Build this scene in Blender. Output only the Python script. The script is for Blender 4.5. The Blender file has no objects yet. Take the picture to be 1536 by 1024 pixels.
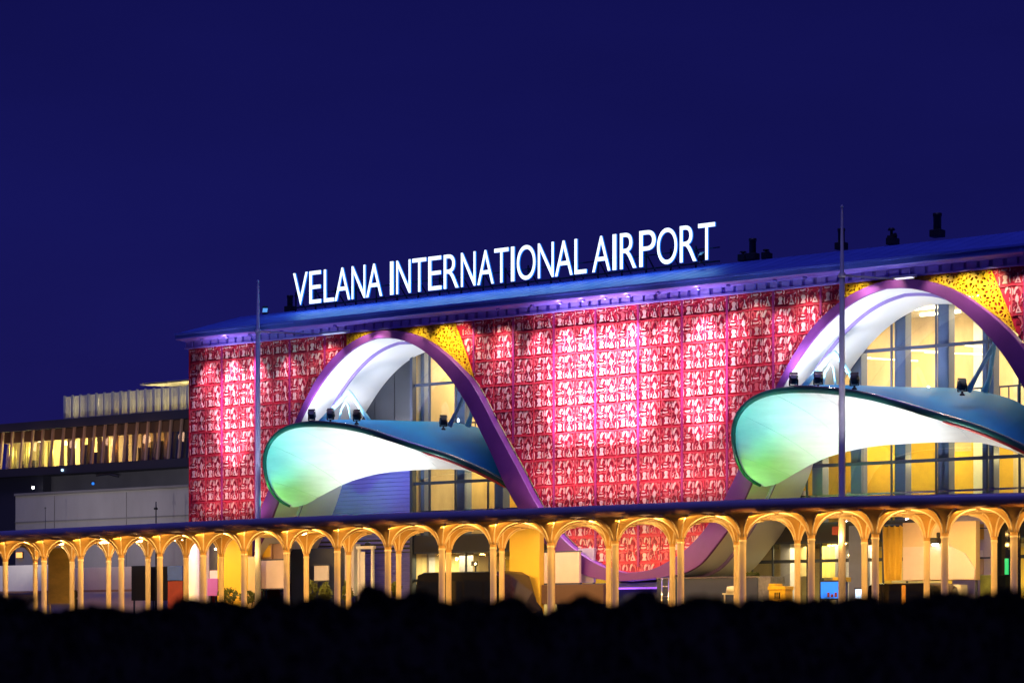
import bpy, bmesh, math, random
from mathutils import Vector, Matrix, noise
from mathutils.geometry import delaunay_2d_cdt
random.seed(7)
C = bpy.context.scene.collection
R = math.radians

# ------------------------------------------------------------------ survey
# Reads a point of the photograph (1536 wide) back to the world: X along the
# terminal front, Y into the building, Z up.  Used only as a tape measure.
F, DIST, ZC = 3592.0, 72.0, 0.35
def P(px, py, Y=0.0):
    t = (px - 768) / F
    W = DIST + Y
    X = W * (.8 * t - .6) / (.8 + .6 * t)
    d = -.6 * X + .8 * W
    return X, ZC + (954 - py) / F * d
def PX(px, Y=0.0): return P(px, 900, Y)[0]
def PZ(px, py, Y=0.0): return P(px, py, Y)[1]
def PD(px, d):
    r = (px - 768) / F * d
    return Vector((.8 * r - .6 * d, -DIST + .6 * r + .8 * d, 0))
def lerp_tab(tab, x):
    if x <= tab[0][0]: return tab[0][1]
    for (a, b), (c, e) in zip(tab, tab[1:]):
        if x <= c: return b + (e - b) * (x - a) / (c - a)
    return tab[-1][1]

# ------------------------------------------------------------------ mesh kit
class MB:
    def __init__(s): s.v = []; s.f = []; s.m = []; s.sm = []
    def add(s, vs, fs, mi=0, smooth=False):
        o = len(s.v); s.v += [tuple(v) for v in vs]
        for f in fs:
            s.f.append([i + o for i in f]); s.m.append(mi); s.sm.append(smooth)
    def box(s, x0, x1, y0, y1, z0, z1, mi=0):
        s.add([(x0,y0,z0),(x1,y0,z0),(x1,y1,z0),(x0,y1,z0),(x0,y0,z1),(x1,y0,z1),(x1,y1,z1),(x0,y1,z1)],
              [(0,3,2,1),(4,5,6,7),(0,1,5,4),(1,2,6,5),(2,3,7,6),(3,0,4,7)], mi)
    def prism(s, poly, y0, y1, mi=0, back=True):
        """polygon in XZ pushed from y0 (front) to y1"""
        n = len(poly)
        vs = [(x, y0, z) for x, z in poly] + [(x, y1, z) for x, z in poly]
        fs = [list(range(n))] + [(i, i + n, (i + 1) % n + n, (i + 1) % n) for i in range(n)]
        if back: fs.append(list(range(2 * n - 1, n - 1, -1)))
        s.add(vs, fs, mi)
    def bar(s, a, b, w, h=None, mi=0):
        a, b = Vector(a), Vector(b); h = h or w
        d = (b - a).normalized(); up = Vector((0,0,1)) if abs(d.z) < .95 else Vector((0,1,0))
        u = d.cross(up).normalized(); v = u.cross(d)
        vs = [p + u * sx * w / 2 + v * sy * h / 2 for p in (a, b) for sx, sy in ((-1,-1),(1,-1),(1,1),(-1,1))]
        s.add(vs, [(0,1,2,3),(7,6,5,4),(0,4,5,1),(1,5,6,2),(2,6,7,3),(3,7,4,0)], mi)
    def tube(s, pts, r, n=8, mi=0, smooth=True):
        pts = [Vector(p) for p in pts]; rs = r if isinstance(r, (list, tuple)) else [r] * len(pts)
        rows = []; u = None
        for i, p in enumerate(pts):
            d = (pts[min(i + 1, len(pts) - 1)] - pts[max(i - 1, 0)]).normalized()
            if u is None:
                up = Vector((0,0,1)) if abs(d.z) < .9 else Vector((1,0,0)); u = d.cross(up).normalized()
            else: u = (u - d * u.dot(d)).normalized()
            v = d.cross(u)
            rows.append([p + (u * math.cos(2*math.pi*k/n) + v * math.sin(2*math.pi*k/n)) * rs[i] for k in range(n)])
        s.loft(rows, True, mi, smooth)
        o = len(s.v) - n * len(pts)
        s.f.append([o + k for k in range(n)][::-1]); s.m.append(mi); s.sm.append(False)
        e = len(s.v) - n
        s.f.append([e + k for k in range(n)]); s.m.append(mi); s.sm.append(False)
    def loft(s, rows, closed=False, mi=0, smooth=True):
        n = len(rows[0]); vs = [p for r in rows for p in r]; fs = []
        for i in range(len(rows) - 1):
            for k in range(n if closed else n - 1):
                k2 = (k + 1) % n
                fs.append((i*n + k, i*n + k2, (i+1)*n + k2, (i+1)*n + k))
        s.add(vs, fs, mi, smooth)
    def lathe(s, prof, c=(0,0,0), n=20, mi=0, smooth=True, square=0.0):
        rows = []
        for r, z in prof:
            row = []
            for k in range(n):
                a = 2 * math.pi * k / n
                row.append((c[0] + r * math.cos(a), c[1] + r * math.sin(a), c[2] + z))
            rows.append(row)
        s.loft(rows, True, mi, smooth)
    def build(s, name, mats, parent=None, bevel=0, seg=2, recalc=True):
        me = bpy.data.meshes.new(name); me.from_pydata(s.v, [], s.f)
        for m in (mats if isinstance(mats, (list, tuple)) else [mats]): me.materials.append(m)
        me.polygons.foreach_set('material_index', s.m); me.polygons.foreach_set('use_smooth', s.sm)
        if recalc:
            bm = bmesh.new(); bm.from_mesh(me); bmesh.ops.recalc_face_normals(bm, faces=bm.faces); bm.to_mesh(me); bm.free()
        me.update()
        o = bpy.data.objects.new(name, me); C.objects.link(o)
        if parent is not None: o.parent = parent
        if bevel:
            b = o.modifiers.new('bevel', 'BEVEL'); b.width = bevel; b.segments = seg; b.limit_method = 'ANGLE'
        return o
def tag(o, label=None, cat=None, group=None, kind=None):
    if label: o['label'] = label
    if cat: o['category'] = cat
    if group: o['group'] = group
    if kind: o['kind'] = kind
    return o
def thing(name, label, cat, loc=(0,0,0), rz=0, group=None):
    o = bpy.data.objects.new(name, None); C.objects.link(o); o.empty_display_size = .3
    o.location = loc; o.rotation_euler = (0, 0, rz)
    return tag(o, label, cat, group)
def copy_tree(o, parent=None):
    c = o.copy(); C.objects.link(c)
    if parent is not None: c.parent = parent
    for ch in list(o.children): copy_tree(ch, c)
    return c

# ------------------------------------------------------------------ materials
def mat(name, col, rough=.5, metal=0, var=0, scale=3.0, bump=0, bscale=40, emit=0, ecol=None, stretch=None, spec=.5, alpha=None):
    m = bpy.data.materials.new(name); m.use_nodes = True; nt = m.node_tree; b = nt.nodes['Principled BSDF']
    b.inputs['Base Color'].default_value = (*col, 1); b.inputs['Roughness'].default_value = rough
    b.inputs['Metallic'].default_value = metal; b.inputs['Specular IOR Level'].default_value = spec
    tc = nt.nodes.new('ShaderNodeTexCoord')
    src = tc.outputs['Object']
    if stretch:
        mp = nt.nodes.new('ShaderNodeMapping'); mp.inputs['Scale'].default_value = stretch
        nt.links.new(src, mp.inputs['Vector']); src = mp.outputs['Vector']
    if var:
        n = nt.nodes.new('ShaderNodeTexNoise'); n.inputs['Scale'].default_value = scale; n.inputs['Detail'].default_value = 6
        n.inputs['Roughness'].default_value = .65
        r = nt.nodes.new('ShaderNodeMapRange'); r.inputs['From Min'].default_value = .25; r.inputs['From Max'].default_value = .75
        r.inputs['To Min'].default_value = 1 - var; r.inputs['To Max'].default_value = 1 + var
        mx = nt.nodes.new('ShaderNodeVectorMath'); mx.operation = 'SCALE'; mx.inputs[0].default_value = col
        nt.links.new(src, n.inputs['Vector']); nt.links.new(n.outputs['Fac'], r.inputs['Value'])
        nt.links.new(r.outputs['Result'], mx.inputs['Scale']); nt.links.new(mx.outputs['Vector'], b.inputs['Base Color'])
        r2 = nt.nodes.new('ShaderNodeMapRange'); r2.inputs['To Min'].default_value = max(.05, rough - .15); r2.inputs['To Max'].default_value = min(1, rough + .15)
        nt.links.new(n.outputs['Fac'], r2.inputs['Value']); nt.links.new(r2.outputs['Result'], b.inputs['Roughness'])
    if bump:
        n2 = nt.nodes.new('ShaderNodeTexNoise'); n2.inputs['Scale'].default_value = bscale; n2.inputs['Detail'].default_value = 4
        bp = nt.nodes.new('ShaderNodeBump'); bp.inputs['Strength'].default_value = bump; bp.inputs['Distance'].default_value = .03
        nt.links.new(src, n2.inputs['Vector']); nt.links.new(n2.outputs['Fac'], bp.inputs['Height']); nt.links.new(bp.outputs['Normal'], b.inputs['Normal'])
    if emit:
        b.inputs['Emission Color'].default_value = (*(ecol or col), 1); b.inputs['Emission Strength'].default_value = emit
    return m
def wavebump(m, axis='X', scale=4, strength=.6, dist=.05):
    nt = m.node_tree; b = nt.nodes['Principled BSDF']; tc = nt.nodes.new('ShaderNodeTexCoord')
    w = nt.nodes.new('ShaderNodeTexWave'); w.bands_direction = axis; w.inputs['Scale'].default_value = scale
    bp = nt.nodes.new('ShaderNodeBump'); bp.inputs['Strength'].default_value = strength; bp.inputs['Distance'].default_value = dist
    nt.links.new(tc.outputs['Object'], w.inputs['Vector']); nt.links.new(w.outputs['Fac'], bp.inputs['Height']); nt.links.new(bp.outputs['Normal'], b.inputs['Normal'])
    return m
def glassmat(name, tint=(.9,.95,1), refl=.12, rough=.02):
    m = bpy.data.materials.new(name); m.use_nodes = True; nt = m.node_tree; nt.nodes.clear()
    out = nt.nodes.new('ShaderNodeOutputMaterial'); mx = nt.nodes.new('ShaderNodeMixShader')
    tr = nt.nodes.new('ShaderNodeBsdfTransparent'); tr.inputs['Color'].default_value = (*tint, 1)
    gl = nt.nodes.new('ShaderNodeBsdfGlossy'); gl.inputs['Roughness'].default_value = rough
    fr = nt.nodes.new('ShaderNodeLayerWeight'); fr.inputs['Blend'].default_value = .25
    mr = nt.nodes.new('ShaderNodeMapRange'); mr.inputs['To Min'].default_value = refl * .4; mr.inputs['To Max'].default_value = min(1, refl * 4)
    nt.links.new(fr.outputs['Facing'], mr.inputs['Value']); nt.links.new(mr.outputs['Result'], mx.inputs['Fac'])
    nt.links.new(tr.outputs[0], mx.inputs[1]); nt.links.new(gl.outputs[0], mx.inputs[2]); nt.links.new(mx.outputs[0], out.inputs['Surface'])
    return m

M = {}
M['red'] = mat('screen_red', (.58,.017,.052), .45, var=.18, scale=1.2, bump=.2, bscale=14)
M['deep'] = mat('screen_hole_red', (.30,.006,.035), .5, var=.3, scale=2)  # dark plates in this colour stand in for shaded holes
M['pale'] = mat('screen_pale', (.82,.55,.50), .45, var=.15, scale=2.5)
M['salmon'] = mat('screen_salmon', (.66,.13,.15), .45, var=.2, scale=2)
M['rail'] = mat('screen_rail', (.60,.045,.075), .45, var=.2, scale=2)
M['magenta'] = mat('screen_bar', (.36,.03,.17), .45, var=.15, scale=2)
M['yellow'] = mat('gusset_yellow', (.86,.56,.015), .4, var=.15, scale=3)
M['dark_recess'] = mat('recess', (.05,.02,.02), .8)
M['purple'] = mat('ribbon_purple', (.15,.034,.23), .5, var=.22, scale=.7, bump=.05, bscale=30)
M['soffit'] = mat('arch_white', (.80,.80,.82), .5, var=.03, scale=.8)
M['groove2'] = mat('seam_grey', (.74,.78,.79), .6)
M['groove'] = mat('arch_groove', (.24,.17,.50), .5)
M['roof'] = wavebump(mat('roof_metal', (.09,.15,.64), .5, 0, var=.12, scale=.7), 'X', 2.6, .15, .02)
M['eave'] = mat('eave_panel', (.17,.12,.62), .45, var=.08, scale=1.0)
M['dentil'] = mat('dentil', (.30,.24,.80), .5, var=.1)
M['dentil_gap'] = mat('dentil_gap', (.19,.14,.56), .7)  # darker copy of the dentil colour puts shade into the gaps
M['black'] = mat('black_metal', (.012,.012,.015), .5, bump=.05)
M['fixture'] = mat('fixture_dark', (.015,.02,.03), .35, .3)
M['frame'] = mat('window_frame', (.04,.055,.11), .4, .3)
M['bluegrey'] = mat('column_bluegrey', (.16,.20,.34), .5, var=.1)
M['greypanel'] = mat('panel_grey', (.03,.034,.05), .45, .2, var=.15, scale=1.2)
M['shutter'] = mat('shutter_blue', (.17,.17,.80), .45, var=.1, scale=1)  # shutter's own blue, raised in place of purple-blue LED light
M['cream'] = mat('room_cream', (.66,.50,.28), .7, var=.35, scale=.5, stretch=(1.5,1,.4))
M['ochre'] = mat('room_yellow', (.80,.50,.05), .7, var=.1)
M['beige'] = mat('room_beige', (.62,.52,.36), .7, var=.08)
M['white'] = mat('white_paint', (.78,.76,.74), .5, var=.05)
M['roomfloor'] = mat('room_floor', (.35,.30,.22), .3, var=.1)
M['ceil'] = mat('room_ceiling', (.7,.66,.58), .7)
M['glass'] = glassmat('window_glass')
M['darkglass'] = glassmat('dark_glass', (.25,.27,.3), .25)
M['lamp_warm'] = mat('lamp_warm', (1,.9,.7), emit=14, ecol=(1,.80,.45))
M['lamp_white'] = mat('lamp_white', (1,1,1), emit=10, ecol=(1,.97,.92))
M['lamp_cool'] = mat('lamp_cool', (1,1,1), emit=8, ecol=(.75,.9,1))
M['lamp_blue'] = mat('lamp_blue', (.3,.6,1), emit=.7, ecol=(.12,.5,1))
M['lamp_dim'] = mat('lamp_dim', (.6,.7,1), emit=.7, ecol=(.7,.75,1))
M['lamp_mid'] = mat('lamp_mid', (.8,.8,1), emit=1.5, ecol=(.85,.85,1))
M['lamp_soft'] = mat('lamp_soft', (1,.9,.7), emit=4, ecol=(1,.72,.32))
M['led_orange'] = mat('led_orange', (1,.6,.2), emit=1.6, ecol=(1,.42,.09))
M['letter'] = mat('letter_face', (1,1,1), emit=1.7, ecol=(.80,.93,1))
M['letter_side'] = mat('letter_side', (.05,.25,.9), emit=.8, ecol=(.02,.28,1))
M['wing_under'] = mat('wing_membrane', (.80,.82,.82), .55, var=.10, scale=1.1, stretch=(.3,1,4))
M['wing_top'] = mat('wing_top', (.006,.24,.52), .55, var=.15, scale=.9, spec=.15)  # blue bounce light is put into this base colour
M['wing_rim'] = mat('wing_rim', (.02,.12,.10), .3, .2)
M['strut'] = mat('strut_paint', (.30,.62,.78), .4)
M['column'] = mat('column_paint', (.74,.62,.44), .45, var=.06, scale=2)
M['vault'] = mat('vault_paint', (.50,.30,.10), .5, var=.2, scale=2.5)
M['wroof'] = mat('walkway_roof', (.30,.27,.42), .4, .1, var=.12, scale=.6)
M['wceil'] = mat('walkway_ceiling', (.60,.42,.22), .6, var=.1)
M['concrete'] = mat('concrete_wall', (.30,.29,.30), .8, var=.18, scale=.5, bump=.15, bscale=6, stretch=(1,1,.35))
M['concrete2'] = mat('concrete_dark', (.17,.165,.17), .85, var=.2, scale=.4)
M['fin'] = mat('fin_timber', (.42,.26,.18), .6, var=.12)
M['valance'] = mat('valance', (.13,.07,.045), .7)
M['slab'] = mat('roof_slab', (.03,.03,.045), .6)
M['slat'] = mat('slat_metal', (.55,.55,.50), .5)
M['curtain'] = mat('curtain', (.70,.58,.18), .8, var=.35, scale=1.2, stretch=(6,6,.3))
M['curtain2'] = mat('curtain_brown', (.35,.19,.05), .8, var=.5, scale=1.0, stretch=(5,5,.3))
M['pole'] = mat('pole_blue_lit', (.55,.60,.78), .4, 0, var=.1)  # bluish base colour carries the blue light on the left pole
M['pole2'] = mat('pole_grey', (.60,.55,.58), .4, 0, var=.1)
M['pinkpanel'] = mat('panel_pink', (.72,.60,.54), .6, var=.05)
M['lilac'] = mat('wall_lilac', (.46,.42,.55), .7, var=.06)
M['yellowwall'] = mat('wall_yellow', (.80,.52,.04), .6, var=.06, scale=.6)
M['navy'] = mat('wall_navy', (.03,.045,.11), .4, var=.1)
M['carpaint'] = mat('car_black', (.008,.009,.012), .15, .2)
M['carglass'] = mat('car_glass', (.006,.008,.012), .05)
M['tyre'] = mat('tyre', (.012,.012,.012), .9)
M['chrome'] = mat('chrome', (.6,.6,.62), .2, 1)
M['taillight'] = mat('tail_light', (.5,.01,.01), .3, emit=.5, ecol=(1,.03,.02))
M['violet'] = mat('booth_violet', (.38,.10,.60), .5)
M['pinklit'] = mat('booth_pink', (.78,.55,.74), .5)
M['bluebanner'] = mat('banner_blue', (.05,.11,.42), .6, var=.15)
M['redtrim'] = mat('red_trim', (.62,.06,.05), .4)
M['redcloth'] = mat('cloth_red', (.26,.035,.02), .7, var=.2)
M['orange'] = mat('post_orange', (.85,.45,.10), .5)
M['crate'] = mat('crate_yellow', (.80,.50,.03), .5, var=.2, scale=8)
M['stone'] = mat('planter_stone', (.26,.25,.24), .85, var=.35, scale=9, bump=.5, bscale=20)
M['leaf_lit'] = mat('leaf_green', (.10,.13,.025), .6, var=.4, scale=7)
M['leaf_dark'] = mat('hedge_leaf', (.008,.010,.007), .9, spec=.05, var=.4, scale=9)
M['bark'] = mat('bark', (.05,.035,.025), .9)
M['hedge_core'] = mat('hedge_core', (.02,.016,.012), .95)
M['asphalt'] = mat('asphalt', (.035,.035,.038), .85, var=.2, scale=.4, bump=.3, bscale=50)
M['screen_blue'] = mat('screen_blue', (.02,.1,.4), .2, emit=1.3, ecol=(.02,.22,1))
M['screen_white'] = mat('screen_white', (.5,.6,.8), .2, emit=2.2, ecol=(.45,.7,1))
M['screen_green'] = mat('screen_green', (.02,.3,.1), .2, emit=.6, ecol=(.02,.8,.25))
M['neon'] = mat('neon_violet', (.3,.1,.9), .3, emit=1.2, ecol=(.28,.10,1))
M['translucent'] = mat('banner_ochre', (.62,.46,.12), .7, var=.3, scale=.9, stretch=(1,1,2.5))
M['tent'] = mat('tent_canvas', (.70,.52,.30), .75, var=.06)

# ------------------------------------------------------------------ lights
def spot(loc, tgt, W, col=(1,1,1), ang=60, blend=.6, rad=.1):
    l = bpy.data.lights.new('spot', 'SPOT'); l.energy = W; l.color = col; l.spot_size = R(ang); l.spot_blend = blend; l.shadow_soft_size = min(rad, .06)
    o = bpy.data.objects.new('spot_light', l); C.objects.link(o); o.location = loc
    o.rotation_euler = (Vector(tgt) - Vector(loc)).to_track_quat('-Z', 'Y').to_euler(); return o
def point(loc, W, col=(1,1,1), rad=.1):
    l = bpy.data.lights.new('point', 'POINT'); l.energy = W; l.color = col; l.shadow_soft_size = rad
    o = bpy.data.objects.new('point_light', l); C.objects.link(o); o.location = loc; return o
def area(loc, tgt, W, col, sx, sy):
    l = bpy.data.lights.new('area', 'AREA'); l.energy = W; l.color = col; l.shape = 'RECTANGLE'; l.size = sx; l.size_y = sy
    o = bpy.data.objects.new('area_light', l); C.objects.link(o); o.location = loc
    o.rotation_euler = (Vector(tgt) - Vector(loc)).to_track_quat('-Z', 'Y').to_euler(); return o

# ------------------------------------------------------------------ sky, dusk glow, camera
w = bpy.data.worlds.new('World'); bpy.context.scene.world = w; w.use_nodes = True
nt = w.node_tree; bg = nt.nodes['Background']
tc = nt.nodes.new('ShaderNodeTexCoord'); sp = nt.nodes.new('ShaderNodeSeparateXYZ'); cr = nt.nodes.new('ShaderNodeValToRGB')
nt.links.new(tc.outputs['Generated'], sp.inputs[0]); nt.links.new(sp.outputs['Z'], cr.inputs['Fac'])
e = cr.color_ramp.elements
e[0].position = 0.0; e[0].color = (.0115,.0085,.088, 1)
e[1].position = .9; e[1].color = (.004,.005,.05, 1)
for pos, col in ((.10,(.0088,.0075,.094,1)), (.17,(.0068,.0068,.092,1)), (.26,(.0055,.0055,.078,1))):
    x = e.new(pos); x.color = col
nz = nt.nodes.new('ShaderNodeTexNoise'); nz.inputs['Scale'].default_value = 5; nz.inputs['Detail'].default_value = 5
mrn = nt.nodes.new('ShaderNodeMapRange'); mrn.inputs['To Min'].default_value = .80; mrn.inputs['To Max'].default_value = 1.2
scl = nt.nodes.new('ShaderNodeVectorMath'); scl.operation = 'SCALE'
mpn = nt.nodes.new('ShaderNodeMapping'); mpn.inputs['Scale'].default_value = (1, 1, 3.5)
nt.links.new(tc.outputs['Generated'], mpn.inputs['Vector']); nt.links.new(mpn.outputs['Vector'], nz.inputs['Vector']); nt.links.new(nz.outputs['Fac'], mrn.inputs['Value'])
nt.links.new(cr.outputs['Color'], scl.inputs[0]); nt.links.new(mrn.outputs['Result'], scl.inputs['Scale']); nt.links.new(scl.outputs['Vector'], bg.inputs['Color']); bg.inputs['Strength'].default_value = 1.0

sl = bpy.data.lights.new('dusk_glow', 'SUN'); sl.energy = .85; sl.color = (.26,.25,1); sl.angle = R(25)
so = bpy.data.objects.new('dusk_glow', sl); C.objects.link(so); so.rotation_euler = (R(27), 0, R(12))

cam = bpy.data.cameras.new('camera'); co = bpy.data.objects.new('camera', cam); C.objects.link(co)
co.location = (0, -DIST, ZC); co.rotation_euler = (R(90), 0, math.atan2(.6, .8))
cam.sensor_width = 36; cam.lens = F * 36 / 1536; cam.shift_y = (954 - 512) / 1536; cam.clip_end = 6000; cam.clip_start = .1
cam.dof.use_dof = True; cam.dof.focus_distance = 88; cam.dof.aperture_fstop = 1.9
sc = bpy.context.scene; sc.camera = co
sc.view_settings.view_transform = 'Standard'; sc.view_settings.look = 'None'; sc.view_settings.exposure = 0; sc.view_settings.gamma = 1
sc.render.engine = 'CYCLES'; sc.cycles.use_denoising = True; sc.cycles.max_bounces = 6; sc.cycles.transparent_max_bounces = 10
sc.cycles.sample_clamp_indirect = 4; sc.cycles.caustics_reflective = False; sc.cycles.caustics_refractive = False

# ------------------------------------------------------------------ ground
g = MB(); xs = [-2500, -200, -60, 60, 2500]; ys = [(-2500,-1.15), (-61,-1.15), (-46,0), (2500,0)]
g.loft([[(x, y, z) for x in xs] for y, z in ys], smooth=False)
tag(g.build('ground', M['asphalt']), 'dark paved forecourt', None, kind='structure')

# ================================================================== TERMINAL
AX = -60.0; PER = 22.28                       # first arch axis, spacing of the arches
outer = [(-10.9,2.69),(-9.84,2.74),(-9.0,3.11),(-8.28,3.57),(-7.55,4.23),(-6.84,5.13),(-6.15,6.34),(-5.3,7.9),(-4.72,8.91),(-4.43,9.35),(-4.05,9.92),(-3.63,10.52),(-3.1,11.07),(-2.5,11.54),(-1.76,11.95),(-1.0,12.2),(-.35,12.30),(.3,12.30),(1.12,12.18),(1.73,11.98),(2.42,11.64),(3.12,11.16),(3.7,10.7),(4.29,10.16),(4.68,9.64),(5.06,9.04),(5.44,8.41),(5.82,7.86),(6.2,7.27),(6.63,6.65),(6.96,6.11),(7.42,5.34),(8.15,4.45),(9.0,3.72),(9.76,3.25),(10.5,2.88),(11.38,2.69)]
inner = [(-10.9,2.33),(-9.7,2.4),(-8.3,2.53),(-7.64,2.82),(-6.48,4.06),(-5.78,5.21),(-5.3,6.2),(-4.83,7.6),(-4.42,8.89),(-3.97,9.5),(-3.56,10.0),(-3.02,10.6),(-2.43,11.1),(-1.8,11.52),(-1.08,11.83),(-.39,11.96),(.23,11.95),(.84,11.84),(1.45,11.61),(2.05,11.28),(2.64,10.79),(3.14,10.3),(3.63,9.73),(4.07,9.12),(4.45,8.49),(4.84,7.86),(5.22,7.23),(5.56,6.57),(5.84,6.03),(6.46,5.1),(7.3,4.2),(8.2,3.3),(9.1,2.7),(9.9,2.44),(10.7,2.34),(11.38,2.33)]
def arcs(poly, n):
    L = [0]
    for a, b in zip(poly, poly[1:]): L.append(L[-1] + math.hypot(b[0]-a[0], b[1]-a[1]))
    out = []
    for i in range(n + 1):
        s = L[-1] * i / n; k = max(j for j in range(len(L)) if L[j] <= s + 1e-9); k = min(k, len(L) - 2)
        f = (s - L[k]) / (L[k+1] - L[k]); a, b = poly[k], poly[k+1]
        out.append((a[0] + (b[0]-a[0]) * f, a[1] + (b[1]-a[1]) * f))
    for _ in range(3):
        out = [out[0]] + [((out[i-1][0] + 2*out[i][0] + out[i+1][0]) / 4, (out[i-1][1] + 2*out[i][1] + out[i+1][1]) / 4) for i in range(1, n)] + [out[-1]]
    return out
def split_arcs(poly, n):                      # trough - apex - trough
    k = max(range(len(poly)), key=lambda i: poly[i][1])
    return arcs(poly[:k+1], n)[:-1] + arcs(poly[k:], n)
NO = 70
WO, WI = split_arcs(outer, NO), split_arcs(inner, NO)
def zo(X):                                    # underside of the red screen at X
    r = (X - AX + 10.9) % PER - 10.9
    return lerp_tab(WO, r)
ZTOP = 12.36
XL = PX(285, 0); XR = -27.0                   # ends of the front
term = thing('terminal_building', 'long airport terminal with red patterned screen and two tall purple arches', 'airport terminal', (XL, 0, 0))
def part(mb, name, mats, parent=term, **k):
    o = mb.build(name, mats, parent, **k); o.matrix_parent_inverse = parent.matrix_world.inverted() if False else Matrix.Translation(-parent.location)
    return o

# --- red screen, bay by bay between the magenta bars
TW, TH = .94, .97; BAY = 2 * TW; BX0 = -50.15
def ell(cx, cz, rx, rz, n=9, rot=0):
    return [(cx + rx*math.cos(a)*math.cos(rot) - rz*math.sin(a)*math.sin(rot), cz + rx*math.cos(a)*math.sin(rot) + rz*math.sin(a)*math.cos(rot)) for a in (2*math.pi*i/n for i in range(n))]
MOT = [  # (material slot, polygon in a unit tile, relief)
 (1, ell(.60,.33,.115,.13), .014), (1, ell(.925,.37,.075,.12), .014), (1, ell(.93,.63,.06,.10), .014),
 (1, ell(.545,.60,.06,.13), .014), (1, ell(.43,.64,.06,.12), .014), (1, ell(.05,.56,.05,.12), .014),
 (1, [(.08,.08),(.17,.12),(.15,.36),(.08,.33),(.04,.18)], .014), (1, [(.41,.08),(.51,.12),(.49,.32),(.40,.38),(.37,.2)], .014),
 (1, ell(.50,.87,.06,.10), .014), (1, [(.92,.09),(.985,.10),(.97,.28),(.93,.25)], .014), (1, ell(.235,.66,.06,.05), .014),
 (3, [(.49,.06),(.535,.06),(.515,.30),(.56,.50),(.50,.74),(.54,.95),(.49,.95),(.455,.72),(.50,.48),(.47,.28)], .022),
 (3, [(.0,.40),(.12,.36),(.30,.42),(.46,.39),(.46,.43),(.30,.46),(.12,.41),(.0,.45)], .024),
 (3, [(.56,.50),(.66,.52),(.66,.56),(.56,.545)], .024), (3, [(.82,.54),(.99,.49),(.99,.53),(.82,.58)], .024),
 (2, [(.72,.975),(.63,.94),(.575,.83),(.565,.69),(.60,.67),(.64,.78),(.685,.86),(.74,.90)], .034),
 (3, [(.74,.975),(.74,.90),(.80,.86),(.86,.76),(.885,.66),(.92,.70),(.90,.86),(.84,.95)], .035),
 (1, [(.72,.87),(.66,.77),(.665,.66),(.73,.70),(.80,.66),(.82,.76)], .02),
 (2, [(.72,.76),(.74,.67),(.80,.64),(.805,.47),(.76,.42),(.67,.43),(.635,.50),(.65,.62),(.70,.66)], .038),
 (2, [(.71,.44),(.75,.43),(.755,.30),(.73,.28)], .03),
 (2, [(.735,.315),(.68,.22),(.62,.07),(.89,.07),(.83,.20),(.765,.31)], .036), (1, [(.74,.22),(.71,.12),(.79,.12)], .044),
 (3, [(.12,.97),(.05,.92),(.05,.78),(.09,.68),(.13,.72),(.16,.84),(.17,.94)], .034), (1, ell(.11,.83,.03,.07), .042),
 (2, [(.36,.97),(.27,.93),(.23,.80),(.25,.70),(.30,.74),(.33,.84),(.40,.90)], .034), (1, ell(.39,.80,.035,.07), .022),
 (2, [(.10,.575),(.09,.52),(.20,.50),(.38,.52),(.38,.575),(.22,.56)], .032), (3, [(.17,.50),(.24,.44),(.32,.50)], .03),
 (2, [(.12,.645),(.30,.62),(.35,.66),(.22,.69)], .031),
 (2, [(.22,.385),(.17,.33),(.18,.25),(.22,.21),(.13,.07),(.39,.07),(.33,.21),(.37,.25),(.38,.33),(.33,.385)], .036),
]
def sq(poly, a, b):
    cx = sum(p[0] for p in poly)/len(poly); cz = sum(p[1] for p in poly)/len(poly)
    return [(cx + (x-cx)*a, cz + (z-cz)*b) for x, z in poly]
MOT = [(m, sq(p, .80, .90) if m == 2 else p, d) for m, p, d in MOT]
def stroke(pts, w_):
    out = []; bk = []
    for i, (x, z) in enumerate(pts):
        a, b = pts[max(0, i-1)], pts[min(len(pts)-1, i+1)]; l = math.hypot(b[0]-a[0], b[1]-a[1])
        nx_, nz_ = -(b[1]-a[1])/l*w_, (b[0]-a[0])/l*w_
        out.append((x+nx_, z+nz_)); bk.append((x-nx_, z-nz_))
    return out + bk[::-1]
for k_, pts_ in ((2,[(.03,.05),(.05,.2),(.02,.33)]),(2,[(.46,.10),(.44,.22),(.455,.34)]),(2,[(.56,.13),(.60,.20),(.57,.27)]),(2,[(.93,.10),(.955,.2),(.94,.30)]),
                 (2,[(.42,.93),(.46,.82),(.44,.72)]),(2,[(.53,.92),(.54,.80),(.52,.70)]),(2,[(.95,.93),(.97,.82),(.95,.72)]),(2,[(.88,.44),(.93,.50),(.97,.46)]),
                 (3,[(.19,.92),(.21,.80),(.18,.70)]),(3,[(.03,.62),(.07,.68),(.04,.76)]),(3,[(.58,.42),(.53,.46),(.57,.53)]),(2,[(.42,.48),(.46,.54),(.43,.60)]),
                 (3,[(.60,.22),(.63,.30),(.68,.33)]),(3,[(.80,.33),(.85,.38),(.84,.45)]),(2,[(.83,.56),(.88,.60),(.89,.66)]),(2,[(.03,.46),(.05,.52),(.03,.57)])):
    MOT.append((k_, stroke(pts_, .014), .028 + .002*len(MOT)*.05))
k0 = math.floor((XL - BX0) / BAY); nb = math.ceil((XR - BX0) / BAY)
def gus(X, Z):                                # inside a yellow corner beside an arch crown?
    r = (X - AX + 10.9) % PER - 10.9
    return -2.15 < r < 3.35 + (12.3 - Z) * .42
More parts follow.
